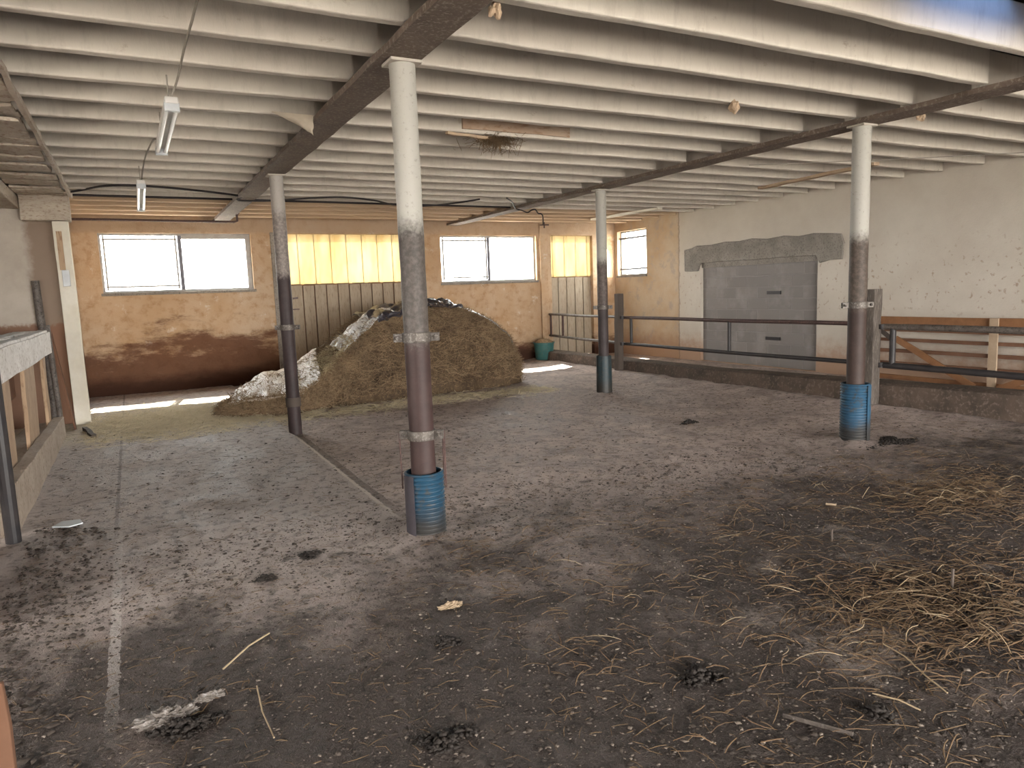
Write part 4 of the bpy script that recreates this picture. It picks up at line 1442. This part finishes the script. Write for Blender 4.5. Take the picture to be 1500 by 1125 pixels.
# single finds on the floor
def clump(x, y, sx, sy, h, label, cat='clump'):
    """a pat of manure: a low core with crumbs pressed together round it"""
    n = int(60 + 26000 * sx * sy)
    r = np.sqrt(RNG.uniform(0, 1, n))
    a = RNG.uniform(0, 2 * PI, n)
    wob = 1 + .35 * np.sin(a * 3 + x * 9) + .2 * np.sin(a * 5 + y * 7)
    px, py = sx * r * np.cos(a) * wob, sy * r * np.sin(a) * wob
    pz = h * (1 - r ** 1.6) * RNG.uniform(.2, 1.0, n)
    P = np.stack([px, py, pz], 1)
    o = clods('manure_clump', P, RNG.uniform(.006, .017, n) * (1.25 - .5 * r), M['manure'], flat=.6)
    o.location = (x, y, floor_z(x, y))
    return tag(o, label, cat, kind='thing')


def lump(name, x, y, sx, sy, h, mat, label, cat, rough=.35, fr=6, sub=5):
    b = bmesh.new()
    bmesh.ops.create_icosphere(b, subdivisions=sub, radius=1)
    for v in b.verts:
        q = v.co.copy()
        k = 1 + rough * fbm(q.x * 1.4 + x * 3, q.y * 1.4 + y, q.z * 1.4) + rough * .7 * fbm(q.x * fr + x, q.y * fr, q.z * fr, 5)
        v.co = Vector((q.x * sx * k, q.y * sy * k, max(q.z, -.25) * h * k))
    me = bpy.data.meshes.new(name)
    b.to_mesh(me)
    b.free()
    me.materials.append(mat)
    o = bpy.data.objects.new(name, me)
    COL.objects.link(o)
    o.location = (x, y, floor_z(x, y))
    return tag(o, label, cat, kind='thing')


clump(.04, 2.66, .11, .06, .040, 'black manure clump lying under the grey fleece tuft at lower left', 'clump')
lump('fleece_tuft', -.02, 2.76, .09, .05, .045, M['fleece'], 'grey wool-like tuft on the floor at lower left', 'tuft', .45, 6)
lump('fleece_tuft', .13, 2.83, .05, .02, .022, M['fleece'], 'small whitish tuft right of the grey wool-like tuft', 'tuft', .45, 6)
clump(1.82, 1.97, .085, .07, .030, 'dark manure pat in the foreground left of the straw', 'clump')
clump(.81, 2.12, .10, .055, .022, 'black manure pat at the bottom centre of the floor', 'clump')
clump(.80, 4.12, .07, .05, .028, 'dark manure clump left of the front blue sleeve', 'clump')
clump(.52, 3.92, .05, .04, .024, 'smaller dark clump farther left of the front blue sleeve', 'clump')
clump(5.3, 5.9, .10, .06, .045, 'dark clump on the open floor between the two right-hand columns', 'clump')
clump(2.17, 1.46, .05, .05, .025, 'black lump at the lower right with two stalks across it', 'clump')
clump(1.08, 2.72, .06, .045, .022, 'dark clump in front of the dry leaf', 'clump')
clump(6.05, 4.05, .28, .14, .022, 'flat dark manure spill right of the cream-topped column', 'spill')
lump('dry_leaf', 1.23, 3.05, .055, .025, .022, M['leaf'], 'curled tan dry leaf in the middle foreground', 'leaf', .5, 5)
sc = MB()
pl = [(-.60, 5.56), (-.55, 5.66), (-.44, 5.64), (-.42, 5.54), (-.50, 5.50)]
zt = .03
tag(sc.prism([(a, b) for a, b in pl], 2, zt, zt + .008).build('plastic_scrap', M['scrap']), 'flat pale blue scrap lying beside the feed fence foot', 'scrap', kind='thing')


def stalk(pts, r, mat, label):
    P = [(x, y, floor_z(x, y) + z) for x, y, z in pts]
    return tag(MB().tube(P, r, 6).build('straw_stalk', mat, smooth=True), label, 'stalk', 'single stalks on the floor', 'thing')


stalk([(.30, 2.80, .012), (.29, 2.6, .016), (.30, 2.42, .01)], .003, M['stalk'], 'long pale stalk lying toward the camera right of the wool-like tuft')
stalk([(.20, 3.02, .012), (.32, 3.16, .014), (.42, 3.24, .01)], .004, M['stalk'], 'pale stick lying diagonally behind the wool-like tuft')
stalk([(2.60, 1.74, .02), (2.56, 1.62, .03), (2.50, 1.50, .02), (2.47, 1.40, .01)], .003, M['stalk'], 'long bright stalk lying in front of the right straw')
stalk([(2.22, 1.52, .03), (2.25, 1.44, .035), (2.28, 1.38, .02)], .003, M['stalk'], 'short bright stalk across the black lump at lower right')
stalk([(3.40, 1.93, 0), (3.41, 1.935, .10)], .007, M['dark_wood'], 'short upright stub standing behind the right straw')
stalk([(3.47, 2.66, 0), (3.475, 2.665, .07)], .006, M['dark_wood'], 'short upright stub on the bare floor farther back')
stalk([(4.0, 3.12, .012), (4.04, 3.07, .012)], .007, M['leaf'], 'small pale curl lying on the floor at right')
stalk([(1.88, 1.62, .008), (1.98, 1.42, .01)], .008, M['grey_wood'], 'flat pale lath lying in the right foreground dirt')
